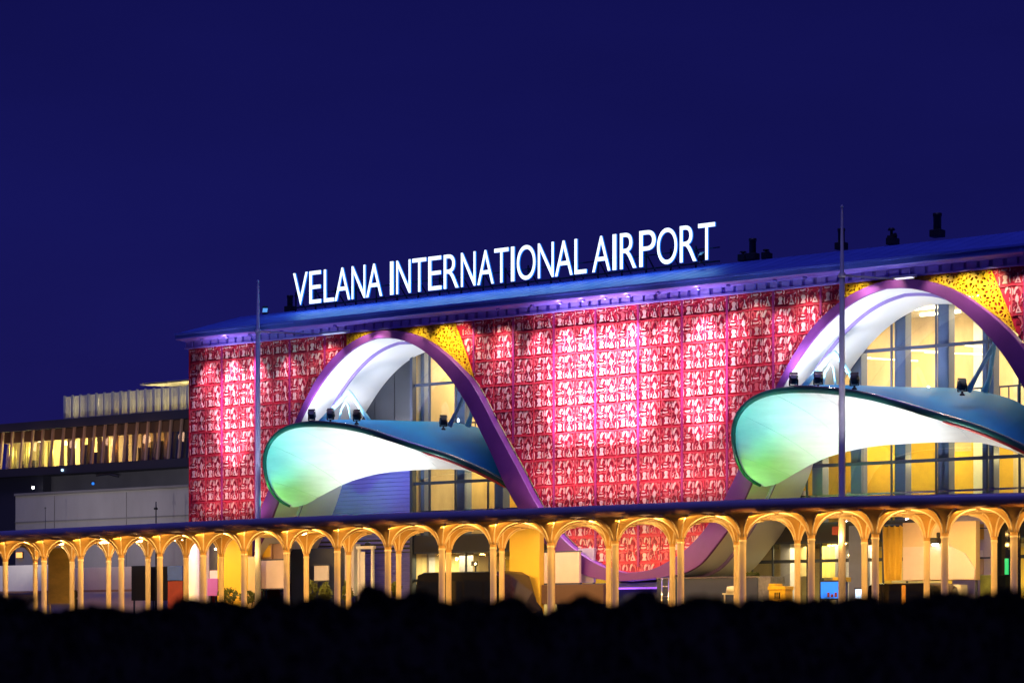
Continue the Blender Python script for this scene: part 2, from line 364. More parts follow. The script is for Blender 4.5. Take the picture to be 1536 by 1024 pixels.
for k in range(k0, nb):
    xa, xb = max(XL, BX0 + k*BAY), min(XR, BX0 + (k+1)*BAY)
    mb = MB(); n = max(2, int((xb - xa) / .12))
    # backing sheet following the wave
    top = [(xa + (xb-xa)*i/n) for i in range(n + 1)]
    zl = [min(ZTOP - .03, zo(x) - .04) for x in top]
    for i in range(n):
        if gus((top[i]+top[i+1])/2, 12.2) and zl[i] > 11.2: continue
        mb.add([(top[i],0,zl[i]),(top[i+1],0,zl[i+1]),(top[i+1],0,ZTOP),(top[i],0,ZTOP)], [(0,1,2,3)], 0)
    for c in range(2):
        x0 = BX0 + k*BAY + c*TW
        for r_ in range(11):
            z0 = ZTOP + .35 - (r_ + 1) * TH
            for mi, poly, d in MOT:
                jx, jz = random.uniform(-.016,.016), random.uniform(-.016,.016); s_ = random.uniform(.92,1.08)
                cx = sum(p[0] for p in poly)/len(poly); cz = sum(p[1] for p in poly)/len(poly)
                q = [(x0 + (cx + (x-cx)*s_ + jx)*TW, z0 + (cz + (z-cz)*s_ + jz)*TH) for x, z in poly]
                if any(z > ZTOP or x < XL or x > XR for x, z in q): continue
                if any(z < zo(x) - .10 for x, z in q): continue
                if any(gus(x, z) for x, z in q): continue
                if mi == 2 and random.random() < .08: mi = 3
                mb.prism(q, -d, 0, mi, back=False)
            # salmon rail
            n2 = 6
            for i in range(n2):
                x1, x2 = x0 + TW*i/n2, x0 + TW*(i+1)/n2; xm = (x1+x2)/2
                if x1 < XL or x2 > XR or z0 < zo(x1) - .08 or z0 < zo(x2) - .08 or gus(xm, z0) or z0 > ZTOP - .1: continue
                wv = .012*math.sin(x1*5); wv2 = .012*math.sin(x2*5)
                mb.prism([(x1,z0-.03+wv),(x2,z0-.03+wv2),(x2,z0+.025+wv2),(x1,z0+.025+wv)], -.048, 0, 5, back=False)
        # upright bars
        wbar = .085 if c == 0 else .03
        zz = ZTOP; seg = .25; xm = x0
        if xm - .05 > XL:
            while zz - seg > zo(xm):
                if not gus(xm, zz - seg/2):
                    mb.prism([(xm-wbar/2,zz-seg),(xm+wbar/2,zz-seg),(xm+wbar/2,zz),(xm-wbar/2,zz)], -.06, 0, 4 if c == 0 else 5, back=False)
                zz -= seg
    part(mb, 'screen_panel', [M['red'], M['deep'], M['pale'], M['salmon'], M['magenta'], M['rail']], recalc=False)
# left return and carcass behind the screen
mb = MB(); mb.box(XL, XL + .25, .02, 14, 0, ZTOP + .3); mb.box(XL - .02, XL, -.05, .1, 2.6, ZTOP)
part(mb, 'end_wall', M['red'])
mb = MB()
X = XL
while X < XR:                                 # inner leaf above the wave, closes the screen from behind
    z1 = zo(X + .25)
    mb.box(X, X + .499, .10, .25, min(z1 + .15, ZTOP - .05), ZTOP + .4); X += .5
part(mb, 'carcass_wall', M['dark_recess'])

# --- purple ribbon and white arch soffits
for kk in range(2):
    ax = AX + kk * PER
    yf = -.35
    oo = [(ax + x + .10*(u-x), z + .10*(v-z)) for (x, z), (u, v) in zip(WO, WI)]; ii = [(ax + x - .05*(x-u), z - .05*(z-v)) for (u, v), (x, z) in zip(WO, WI)]
    if kk == 0:
        st = next(i for i, p in enumerate(oo) if p[0] >= XL + .05); oo, ii = oo[st:], ii[st:]
    mb = MB()
    mb.loft([[(x, .04, z) for x, z in oo], [(x, yf + .03, z) for x, z in oo]], smooth=True)
    mb.loft([[(x, yf + .03, z) for x, z in oo], [(x*.97 + ii[i][0]*.03, yf, z*.97 + ii[i][1]*.03) for i, (x, z) in enumerate(oo)]], smooth=True)
    mb.loft([[(x*.97 + ii[i][0]*.03, yf, z*.97 + ii[i][1]*.03) for i, (x, z) in enumerate(oo)], [(x*.97 + oo[i][0]*.03, yf, z*.97 + oo[i][1]*.03) for i, (x, z) in enumerate(ii)]], smooth=True)
    mb.loft([[(x*.97 + oo[i][0]*.03, yf, z*.97 + oo[i][1]*.03) for i, (x, z) in enumerate(ii)], [(x, yf + .03, z) for x, z in ii], [(x, yf + .10, z) for x, z in ii]], smooth=True)
    part(mb, 'wave_ribbon', M['purple'])
    mb = MB()
    def inset(poly, d):
        out = []
        for i, (x, z) in enumerate(poly):
            a, b = poly[max(0, i-1)], poly[min(len(poly)-1, i+1)]; dx, dz = b[0]-a[0], b[1]-a[1]; l = math.hypot(dx, dz)
            out.append((x + dz/l*d, z - dx/l*d))
        return out
    i1, i2, i3 = ii, inset(ii, .10), inset(ii, .16)
    sec = lambda q, y: [(x, y, z) for x, z in q]
    mb.loft([sec(ii, yf + .10), sec(ii, 1.0)], smooth=True)
    mb.loft([sec(ii, 1.0), sec(i2, 1.03)], mi=1, smooth=True)
    mb.loft([sec(i2, 1.03), sec(i2, 1.10)], mi=1, smooth=True)
    mb.loft([sec(i2, 1.10), sec(i3, 3.0)], smooth=True)
    part(mb, 'arch_soffit', [M['soffit'], M['groove']])
    # yellow pierced corners each side of the crown
    for side in (0, 1):
        pts = []; rim = []
        if side == 0: xa, xb = ax - 2.15, ax - .2
        else: xa, xb = ax + .3, ax + 4.6
        def inside(x, z):
            return xa <= x <= xb and zo(x) - .1 <= z <= ZTOP and gus(x, z)
        tries = 0; mind = .17
        while len(pts) < (60 if side == 0 else 150) and tries < 6000:
            tries += 1; x, z = random.uniform(xa, xb), random.uniform(9.6, ZTOP)
            if not inside(x, z): continue
            if all((x-a)**2 + (z-b)**2 > mind**2 for a, b in pts): pts.append((x, z))
        for i in range(26):
            x = xa + (xb-xa)*i/25
            zt = ZTOP
            if inside(x, ZTOP - .01): pts.append((x, zt))
            if inside(x, max(zo(x), 9.7)): pts.append((x, zo(x) - .02))
        if side == 1:
            for i in range(12):
                z = ZTOP - i*.17; x = ax + 3.33 + (12.3 - z)*.42
                if z > zo(x) - .1: pts.append((x, z))
        else:
            for i in range(4): pts.append((xa + .01, ZTOP - i*.15))
        V, E_, Fc, *_ = delaunay_2d_cdt([Vector(p) for p in pts], [], [], 0, 1e-4)
        mb = MB()
        for f in Fc:
            t = [V[i] for i in f]; c = (t[0]+t[1]+t[2]) / 3
            if not inside(c.x, c.y): continue
            q = [c + (p - c)*.62 for p in t]
            pr = []                               # rounded opening
            for a in range(3):
                p0, p1, p2 = q[a-1], q[a], q[(a+1) % 3]
                pr += [p1 + (p0-p1)*.28, p1 + (p2-p1)*.28]
            n = 6; ring = []
            for a in range(3): ring += [t[a] + (t[a-1]-t[a])*.28, t[a] + (t[(a+1)%3]-t[a])*.28]
            vs = [(p.x,-.05,p.y) for p in ring] + [(p.x,-.05,p.y) for p in pr] + [(p.x,.06,p.y) for p in pr]
            mb.add(vs, [(i, (i+1) % n, n+(i+1) % n, n+i) for i in range(n)] + [(n+i, n+(i+1)%n, 2*n+(i+1)%n, 2*n+i) for i in range(n)])
            for a in range(3):
                b = 2*a
                mb.add([(t[a].x,-.05,t[a].y), (ring[b].x,-.05,ring[b].y), (ring[b+1].x,-.05,ring[b+1].y)], [(0,1,2)])
        part(mb, 'corner_lattice', M['yellow'])

# --- cornice, eave and roof
ZE = PZ(263, 505, -.8); ZR = PZ(360, 475, 3.07); YE, YR = -.8, 3.07
XA, XB = PX(263, -.8), XR
mb = MB()
prof = [(YE, ZE - .10), (YE, ZE + .12), (YR, ZR), (YR + .5, ZR + .02), (YR + 14, ZR - .5)]
nx = 60
mb.loft([[(XA + (XB-XA)*i/nx, y, z) for i in range(nx+1)] for y, z in prof], smooth=False)
X = XA + .1
while X < XB:                                   # standing seams and gutter lip
    mb.bar((X, YE + .02, ZE + .122), (X, YR, ZR + .004), .025, .014); X += .62
mb.bar((XA, YE - .03, ZE + .10), (XB, YE - .03, ZE + .10), .07, .07)
part(mb, 'roof', M['roof'])
mb = MB()
prof = [(YE, ZE - .10), (YE + .03, ZE - .13), (YE + .35, ZE - .14), (YE + .55, ZE - .15), (-.12, ZE - .16), (-.12, ZTOP + .28)]
mb.loft([[(XA + (XB-XA)*i/nx, y, z) for i in range(nx+1)] for y, z in prof], smooth=False)
mb.add([(XA, y, z) for y, z in prof] + [(XA, 14, ZTOP + .24), (XA, 14, ZR - .45), (XA, YR + .5, ZR - .03), (XA, YR, ZR - .05), (XA, YE+.02, ZE + .09)], [list(range(len(prof) + 5))])
part(mb, 'eave', M['eave'])
mb = MB(); mb.box(XL - .12, XR, -.11, .08, ZTOP, ZTOP + .30, 1)
X = XL - .08; j = 0
while X < XR:
    wd = random.choice((.30, .34, .38)); mb.box(X, X + wd, -.17, -.10, ZTOP + .04, ZTOP + .27 , 0)
    X += wd + random.choice((.10, .13, .16))
mb.box(XL - .14, XR, -.19, -.09, ZTOP - .03, ZTOP + .035, 0)
part(mb, 'dentil_cornice', [M['dentil'], M['dentil_gap']])

# --- glazing and rooms behind the arches
YG = 3.05
def floor_z(): return 3.95
xm1 = PX(621, YG)
rooms_x0, rooms_x1 = xm1, XR
# slabs, back wall, ceilings
mb = MB(); mb.box(XL + .3, XR, YG - .05, 12, 3.75, 4.35); part(mb, 'floor_slab', M['slab'])
mb = MB(); mb.box(XL + .3, XR, YG - .02, 12, 12.3, 12.6); part(mb, 'hall_ceiling', M['ceil'])
mb = MB(); mb.box(XL + .3, XR, 9.0, 9.2, 0, 12.3, 0)
X = xm1
while X < XR:                                  # ochre and beige wall bays
    wd = random.uniform(.9, 2.2); k = random.random()
    if random.random() < .6: mb.box(X + .1, X + .1 + random.uniform(.3, .8), 8.86, 8.897, 4.36, 12.2, random.choice((2, 3, 3, 4)))
    if k < .7: mb.box(X, X + wd, 8.9, 8.998, 4.35, random.choice((6.4, 7.2, 8.0)), 1)
    elif k < .7: mb.box(X, X + wd*.6, 8.9, 8.998, 4.35, 12.2, 2)
    if random.random() < .45: mb.box(X + .2, X + .2 + wd*.6, 8.92, 8.997, .0, 3.6, random.choice((1, 2, 1)))
    X += wd
part(mb, 'back_wall', [M['cream'], M['ochre'], M['beige'], M['lilac'], M['white']])
mb = MB(); mb.box(xm1 - .2, xm1 - .05, YG + .1, 9, 4.36, 12.29); mb.box(xm1 - .2, xm1 - .05, YG + .1, 9, .02, 3.74); part(mb, 'party_wall', M['cream'])
def window(x0, x1, z0, z1, xsplit, zsplit):
    mb = MB(); mb.box(x0, x1, YG, YG + .02, z0, z1); o = part(mb, 'window', M['glass'])
    f = MB()
    for x in [x0] + xsplit + [x1]: f.box(x - .035, x + .035, YG - .06, YG - .003, z0, z1)
    for z in [z0] + zsplit + [z1]: f.box(x0, x1, YG - .045, YG - .005, z - .06, z + .06)
    fo = f.build('frame', M['frame'], o)
    return o
zt1, zt2 = PZ(650, 576, YG), PZ(690, 722, YG)
z5, z6_ = PZ(1400, 519, YG), PZ(1400, 690, YG)
a2 = AX + PER
window(xm1, AX + 7.4, 4.36, 12.29, [PX(645, YG), PX(684, YG), PX(733, YG)], [zt2, zt1])
window(xm1, AX + 9.0, .05, 3.74, [PX(663, YG), PX(700, YG), PX(735, YG)], [2.6])
window(a2 - 7.4, XR, 4.36, 12.29, [PX(1211, YG), PX(1338, YG), PX(1405, YG), PX(1482, YG), PX(1530, YG)], [z6_, z5])
window(a2 - 7.6, XR, .05, 3.74, [PX(1160, YG), PX(1212, YG), PX(1232, YG), PX(1265, YG), PX(1292, YG), PX(1390, YG)], [3.05])
for px, wd, y in ((1350,.42,YG+.6),(1415,.42,YG+.6),(1482,.42,YG+.6),(1226,.42,YG+.6),(1284,.42,YG+.6),(1550,.42,YG+.6),(632,.30,YG+.5),(691,.42,YG+.7),(748,.42,YG+.7)):
    xx = PX(px, y)
    mb = MB(); mb.box(xx - wd/2, xx + wd/2, y, y + .45, 4.36, 12.28)
    part(mb, 'hall_column', M['bluegrey'])
for px in (1262, 1180, 1300, 1500, 640, 697):
    xx = PX(px, YG + 1); mb = MB(); mb.box(xx - .2, xx + .2, YG + .9, YG + 1.3, 0, 3.74); part(mb, 'lobby_column', M['lilac'])
mb = MB(); mb.box(xm1, AX + 7.4, 6.2, 8.99, 7.9, 8.25); mb.box(a2 - 7.4, XR, 6.2, 8.99, 7.9, 8.25); part(mb, 'mezzanine', M['beige'])
mb = MB(); 
for x0, x1 in ((xm1, AX + 7.4), (a2 - 7.4, XR)):
    mb.box(x0, x1, 6.15, 6.19, 9.15, 9.21)
    X = x0
    while X < x1: mb.box(X, X + .04, 6.15, 6.19, 8.26, 9.15); X += .35
part(mb, 'balustrade', M['frame'])
X = xm1 + .3
while X < XR:
    mb = MB(); mb.box(X, X + random.uniform(.3, .8), 8.5, 8.85, 4.36, random.uniform(5.2, 6.4)); X += random.uniform(1.2, 3)
    part(mb, 'hall_counter', M['lilac'])
for x0, x1 in ((xm1 + .8, AX + 6), (a2 - 5.5, XR - 1)):
    X = x0
    while X < x1:
        zz = random.uniform(9.6, 11.4); yy = random.uniform(4.0, 5.4); mb = MB(); mb.bar((X, yy, zz), (X + random.uniform(.5, 1.4), yy + 2.2, zz + .05), .06, .05); part(mb, 'reflection_bar', M['lamp_soft']); X += random.uniform(1.0, 1.7)  # glowing bars added to imitate diagonal reflections in the glass
# railing inside the hall
mb = MB(); mb.box(a2 - 7, XR, YG + .3, YG + .34, 5.35, 5.42); mb.box(xm1, AX + 7, YG + .3, YG + .34, 5.35, 5.42); part(mb, 'hall_rail', M['chrome'])
# linear ceiling lamps
for x0, x1 in ((xm1 + .6, AX + 7), (a2 - 6, XR - .5)):
    for yy in (4.6, 6.4, 8.0):
        X = x0
        while X < x1: mb = MB(); mb.box(X, min(x1, X + 1.6), yy, yy + .12, 12.2, 12.27); X += 2.6; part(mb, 'ceiling_lamp', M['lamp_warm'])
for x in (xm1 + 1.5, xm1 + 4.5, a2 - 5.5, a2 - 2.5, a2 + .8, a2 + 4.5): 
    area((x, 6.2, 11.9), (x, 6.4, 0), 300, (1,.72,.34), 2.2, 3.2); point((x, 7.6, 7.3), 150, (1,.70,.20), .05); point((x + 1.4, 5.0, 6.6), 60, (1,.74,.26), .05)
    area((x, 4.9, 3.65), (x, 5.1, 0), 330, (1,.76,.28), 2.0, 3.0)
# arch 1: grey metal panels above, blue ribbed shutter below
xs0 = AX - 8.5
mb = MB(); X = xs0
while X < xm1 - .1:
    x1 = min(X + 1.05, xm1 - .06); mb.box(X, x1 - .03, YG - .05, YG + .1, 7.2, 12.29); X += 1.05
mb.box(xs0, xm1 - .06, YG + .02, YG + .12, 7.2, 12.29)
mb.box(xs0, xm1 - .06, YG - .10, YG - .055, 9.05, 9.13); part(mb, 'metal_cladding', M['greypanel'])
mb = MB(); z = .05
rows = []
while z < 7.2:
    rows += [(YG - .06, z), (YG - .06, z + .09), (YG - .02, z + .12), (YG - .02, z + .16)]; z += .17
mb.loft([[(xs0, y, zz), (xm1 - .06, y, zz)] for y, zz in rows], smooth=False); part(mb, 'ribbed_shutter', M['shutter'])
mb = MB(); mb.box(xm1 - .09, xm1 + .04, YG - .16, YG + .1, 0, 12.28); part(mb, 'corner_mullion', M['frame'])
# plinth under the trough with violet strip
mb = MB(); mb.box(AX + 8.0, a2 - 7.7, .1, 2.98, 0.02, 2.30); part(mb, 'plinth', M['navy'])
mb = MB(); mb.box(AX + 8.3, a2 - 9.4, -.30, .02, 2.06, 2.12); part(mb, 'ledge_strip', M['neon'])
# soffit downlights that wash the screen
washers = [(300,16),(338,52),(372,30),(420,10),(500,5),(745,16),(795,20),(838,52),(872,48),(905,44),(940,70),(985,20),(1045,56),(1090,18),(1160,12),(1205,10)]
for px, W in washers:
    x = PX(px, -.55); z = ZE - .20
    mb = MB(); mb.lathe([(0,.05),(.08,.05),(.08,0),(.06,-.02)], (x, -.45, z), 12); mb.lathe([(.06,-.008),(0,-.008)], (x, -.45, z), 12, 1)
    part(mb, 'downlight', [M['eave'], M['lamp_cool'] if W >= 40 else M['eave']])
    spot((x, -.68, z - .06), (x, -.02, z - 3.6), W * 42, (1,.68,.88), 58, 1, .05)
    if W >= 40: spot((x, -2.0, 4.8), (x, -.1, 9.4), W * 105, (1,.72,.88), 36, 1, .05)  # upward spots without fixtures, added to stretch the washes
    if W >= 40: point((x, -.62, z - .02), W * .07, (.9,.7,1), .05)
# grazing spots added along the foot of the screen, no fixtures built
for px, W in ((292,190),(325,200),(365,190),(790,150),(815,170),(850,200),(890,200),(930,200),(970,200),(1010,200),(1045,170)):
    x = PX(px, -1.2); spot((x, -1.2, 4.6), (x, -.02, 9.2), W * 1.05, (1,.69,.64), 100, 1, .3)
    if 285 < px < 400 or px > 800: spot((x, -1.6, 4.3), (x, -.02, 2.8), 24, (1,.74,.70), 110, 1, .2)
for px, tx, W in ((545,545,110),(655,668,150),(690,690,120),(1290,1290,110),(1440,1450,150),(1490,1485,140),(620,628,90),(1400,1412,90),(575,575,60),(1345,1340,60)):
    x = PX(px, -.68); spot((x, -.95, ZE - .28), (PX(tx), -.05, ZE - 1.35), W*1.2, (1,.86,.5), 80, 1, .05)  # spots added to brighten the yellow corners, no fixtures
for px, W in ((480,120),(560,120),(690,160),(740,140),(1120,80),(1200,120),(1300,90),(1470,160),(1520,150)):
    x = PX(px, -.68); spot((x, -.72, ZE - .5), (x, -.05, ZE - 3.5), W, (1,.72,.66), 120, 1, .1)

# ================================================================== ROOFTOP SIGN
YS = 2.6
ztop_l, zbot = PZ(441, 408, YS), PZ(450, 457.5, YS)
HL = (PZ(441, 408, YS) - PZ(445, 457.5, YS) + PZ(1060, 331, YS) - PZ(1060, 384, YS)) / 2
sign = thing('rooftop_sign', 'row of glowing white capital letters standing along the roof ridge', 'illuminated sign', (PX(441, YS), YS, zbot))
letters = [('V',440.5,462.2),('E',464.8,482.4),('L',486.5,502),('A',502.9,525.9),('N',528.2,548.7),('A',550.1,573.9),
 ('I',585.8,590.9),('N',595.1,616.5),('T',619.2,640.1),('E',643.2,662.9),('R',666.3,688.6),('N',692.2,713.9),('A',716.8,741.2),('T',742.2,763.4),('I',767.2,772.2),('O',776.1,803.9),('N',807.6,831.2),('A',833.2,859.5),('L',862.5,880.4),
 ('A',889.1,916.1),('I',919.6,925.1),('R',930.6,955.2),('P',959.7,984.2),('O',986.3,1016.4),('R',1020.4,1045.4),('T',1047.9,1073.2)]
dg = bpy.context.evaluated_depsgraph_get()
for ch, pa, pb in letters:
    cu = bpy.data.curves.new('letter', 'FONT'); cu.body = ch; cu.extrude = .04; cu.offset = -.006; cu.size = 1; cu.resolution_u = 8
    to = bpy.data.objects.new('tmp', cu); C.objects.link(to); bpy.context.view_layer.update()
    me = bpy.data.meshes.new_from_object(to.evaluated_get(bpy.context.evaluated_depsgraph_get()))
    bpy.data.objects.remove(to); bpy.data.curves.remove(cu)
    xs = [v.co.x for v in me.vertices]; ys = [v.co.y for v in me.vertices]
    xa, xb = PX(pa, YS), PX(pb, YS); mnx, mxx, mny, mxy = min(xs), max(xs), min(ys), max(ys)
    for v in me.vertices:
        x, y, zd = v.co
        v.co = (xa + (x-mnx)/(mxx-mnx)*(xb-xa), YS - zd*.9, zbot + (y-mny)/(mxy-mny)*HL)
    me.materials.clear(); me.materials.append(M['letter']); me.materials.append(M['letter_side'])
    for p in me.polygons: p.material_index = 0 if p.normal.z > .5 else 1
    me.update()
    for p in me.polygons: p.material_index = 0 if abs(p.normal.y) > .7 and p.center.y < YS else 1
    me.name = 'letter'
    o = bpy.data.objects.new('letter', me); C.objects.link(o); o.parent = sign; o.matrix_parent_inverse = Matrix.Translation(-sign.location)
mb = MB(); xa, xb = PX(438, YS), PX(1076, YS)
mb.box(xa, xb, YS + .12, YS + .18, zbot - .10, zbot - .04); mb.box(xa, xb, YS + .14, YS + .18, zbot + .42, zbot + .46)
X = xa
while X < xb:
    mb.box(X, X + .05, YS + .19, YS + .24, zbot - .45, zbot + .6); mb.bar((X, YS + .25, zbot + .55), (X, YS + 1.2, zbot - .35), .04); X += 1.1
part(mb, 'support_frame', M['fixture'], sign)

for a in range(5):                             # added area lamps stand in for the sign's glow on the roof
    xm_ = xa + (xb - xa)*(a + .5)/5; area((xm_, YS - .25, zbot + .75), (xm_, YS - 1.3, zbot - .4), 38, (.12,.50,1), (xb - xa)/5.2, .5)
# ================================================================== ROOF OBJECTS
def roof_vent(px, ytop, ybot, wpx, label, kind=0):
    Y = 3.4; x0, x1 = PX(px - wpx/2, Y), PX(px + wpx/2, Y); zb, zt = PZ(px, ybot, Y) - .15, PZ(px, ytop, Y); c = (x0+x1)/2; r = (x1-x0)/2
    t = thing('roof_vent', label, 'roof vent', (c, Y, zb), group='black vents along the roof ridge')
    mb = MB(); mb.lathe([(r*.9,0),(r*.9,(zt-zb)*.86),(r*1.02,(zt-zb)*.86),(r*1.02,zt-zb),(0,zt-zb)], (c, Y, zb), 16); part(mb, 'flue', M['black'], t)
    mb = MB(); mb.box(c - r*1.4, c + r*1.4, Y - r*1.3, Y + r*1.3, zb - .05, zb + .2); part(mb, 'base', M['black'], t, bevel=.02)
roof_vent(1129, 358, 382, 10, 'black round flue just right of the sign end')
roof_vent(1262, 343, 366, 10, 'black flue standing right behind the tall right pole')
roof_vent(1406, 320, 347, 12, 'tallest black flue, rightmost on the roof ridge')
roof_vent(435, 443, 461, 7, 'small black flue at the left end of the sign')
def roof_unit(px, ytop, ybot, wpx, label):
    Y = 3.3; x0, x1 = PX(px - wpx/2, Y), PX(px + wpx/2, Y); zb, zt = PZ(px, ybot, Y) - .15, PZ(px, ytop, Y); h = zt - zb; w_ = x1 - x0
    t = thing('roof_unit', label, 'roof unit', ((x0+x1)/2, Y, zb), group='small black units on the roof ridge')
    mb = MB(); mb.box(x0 + .1*w_, x1 - .25*w_, Y, Y + .4, zb, zb + h*.55); mb.box(x0, x1, Y - .03, Y + .43, zb - .05, zb + .2); part(mb, 'casing', M['black'], t, bevel=.02)
    mb = MB(); mb.lathe([(.05,0),(.05,h*.4),(.14,h*.45),(.1,h*.6),(0,h*.62)], (x0 + .35*w_, Y + .2, zb + h*.5), 10); mb.bar((x0 + .4*w_, Y + .2, zb + h*.5), (x1 - .05*w_, Y + .2, zb + h*.62), .12); part(mb, 'cowl', M['black'], t)
roof_unit(1335, 343, 358, 12, 'low black fan unit between two flues above the right arch')
roof_unit(1112, 377, 383, 11, 'low black unit beside the flue right of the sign')
roof_unit(1146, 374, 380, 8, 'tiny black unit on the ridge right of the flue')
roof_unit(1262+320, 330, 345, 10, 'small black unit at the far right of the roof')
def floodlight(name, loc, aim, label, size=.45, group=None, lit=None):
    """box floodlight with visor, yoke and foot; aim is a direction"""
    t = thing(name, label, 'floodlight', loc, group=group)
    d = Vector(aim).normalized(); q = d.to_track_quat('-Y', 'Z'); c = Vector((0, 0, size*1.05))
    def tr(v): return c + q @ Vector(v)
    s = size/2
    mb = MB()
    rows = []
    for y, k in ((s*.9,.45),(s*.5,.8),(-s*.35,1.0),(-s*.6,1.0)):
        rows.append([tr((x*k*s, y, z*k*s*1.1)) for x, z in ((-1,-.7),(-.7,-1),(.7,-1),(1,-.7),(1,.7),(.7,1),(-.7,1),(-1,.7))])
    mb.loft(rows, True, smooth=False); mb.add(rows[0], [list(range(8))]); mb.add(rows[-1], [list(range(8))])
    mb.build('housing', M['fixture'], t)
    v = MB(); v.add([tr((-s,-s*.6,s*1.1)), tr((s,-s*.6,s*1.1)), tr((s*.9,-s*1.3,s*1.25)), tr((-s*.9,-s*1.3,s*1.25)), tr((-s,-s*.6,-s*.4)), tr((s,-s*.6,-s*.4))], [(0,1,2,3),(0,3,4),(1,5,2)])
    v.build('visor', M['black'], t)
    l = MB(); l.add([tr((x*s*.86, -s*.63, z*s*.9)) for x, z in ((-1,-1),(1,-1),(1,1),(-1,1))], [(0,1,2,3)])
    l.build('lens', lit or M['lamp_cool'], t)
    b = MB(); b.tube([(0,0,0),(0,0,size*.5)], size*.13, 8); b.lathe([(size*.3,0),(size*.3,.03),(size*.12,.09)], (0,0,0), 12)
    for sx in (-1,1): b.bar((sx*s*1.08,0,size*.45), (sx*s*1.08,0,size*1.1), .03, .05)
    b.bar((-s*1.1,0,size*.45), (s*1.1,0,size*.45), .05, .03)
    b.build('bracket', M['fixture'], t)
    return t
xx = PX(398, 3.0); floodlight('floodlight', (xx, 3.0, ZR - .15), (.5,-.75,.55), 'black floodlight with lit blue face on the roof behind the left pole', .24, lit=M['lamp_blue'])
xx = PX(1052, 2.0); floodlight('floodlight', (xx, 2.0, PZ(1052, 391, 2.0) - .1), (.1,.9,.45), 'black floodlight below the last letter of the sign', .22, lit=M['fixture'])

# ================================================================== WING CANOPIES
def q6(x, y): return 370 + .3028*x, 480 + .3028*y
# rim seen on the first wing, bottom-left tip round the nose and away to the right, with its distance Y
rim_px = [(215,922,-.7),(170,903,-.95),(126,862,-1.3),(100,800,-1.5),(87,735,-1.6),(87,670,-1.6),(107,610,-1.55),(142,568,-1.5),(190,536,-1.5),(245,520,-1.5),(315,512,-1.55),(400,515,-1.6),(500,527,-1.65),(600,549,-1.6),(700,580,-1.45),(800,613,-1.2),(900,645,-.9),(1000,676,-.5),(1100,716,-.1),(1180,752,.25),(1270,800,.6),(1340,850,.9)]
low_px = [(230,926,-.6),(290,916,-.2),(340,885,.2),(400,852,.5),(450,826,.8),(500,803,1.0),(560,783,1.2),(620,767,1.35),(690,754,1.5),(760,747,1.6),(840,742,1.65),(920,739,1.65),(1000,738,1.6),(1090,741,1.5),(1180,770,1.3),(1270,812,1.2),(1340,860,1.1)]
top_px = [(205,536,-1.3),(260,512,-1.0),(330,505,-.4),(430,502,.3),(520,502,1.0),(620,502,1.8),(760,503,2.3),(900,504,2.4),(1000,508,2.3),(1060,515,2.2),(1140,533,2.1),(1220,560,2.0),(1300,620,1.8),(1350,700,1.6)]
def world3(lst): 
    out = []
    for x, y, Y in lst:
        X, Z = P(*q6(x, y), Y); out.append(Vector((X, Y, Z)))
    return out
def resample(pts, n):
    L = [0]
    for a, b in zip(pts, pts[1:]): L.append(L[-1] + (b-a).length)
    out = []
    for i in range(n + 1):
        s = L[-1]*i/n; k = max(j for j in range(len(L)) if L[j] <= s + 1e-9); k = min(k, len(L)-2)
        out.append(pts[k].lerp(pts[k+1], (s - L[k])/(L[k+1]-L[k])))
    for _ in range(2): out = [out[0]] + [(out[i-1] + out[i]*2 + out[i+1])/4 for i in range(1, n)] + [out[-1]]
    return out
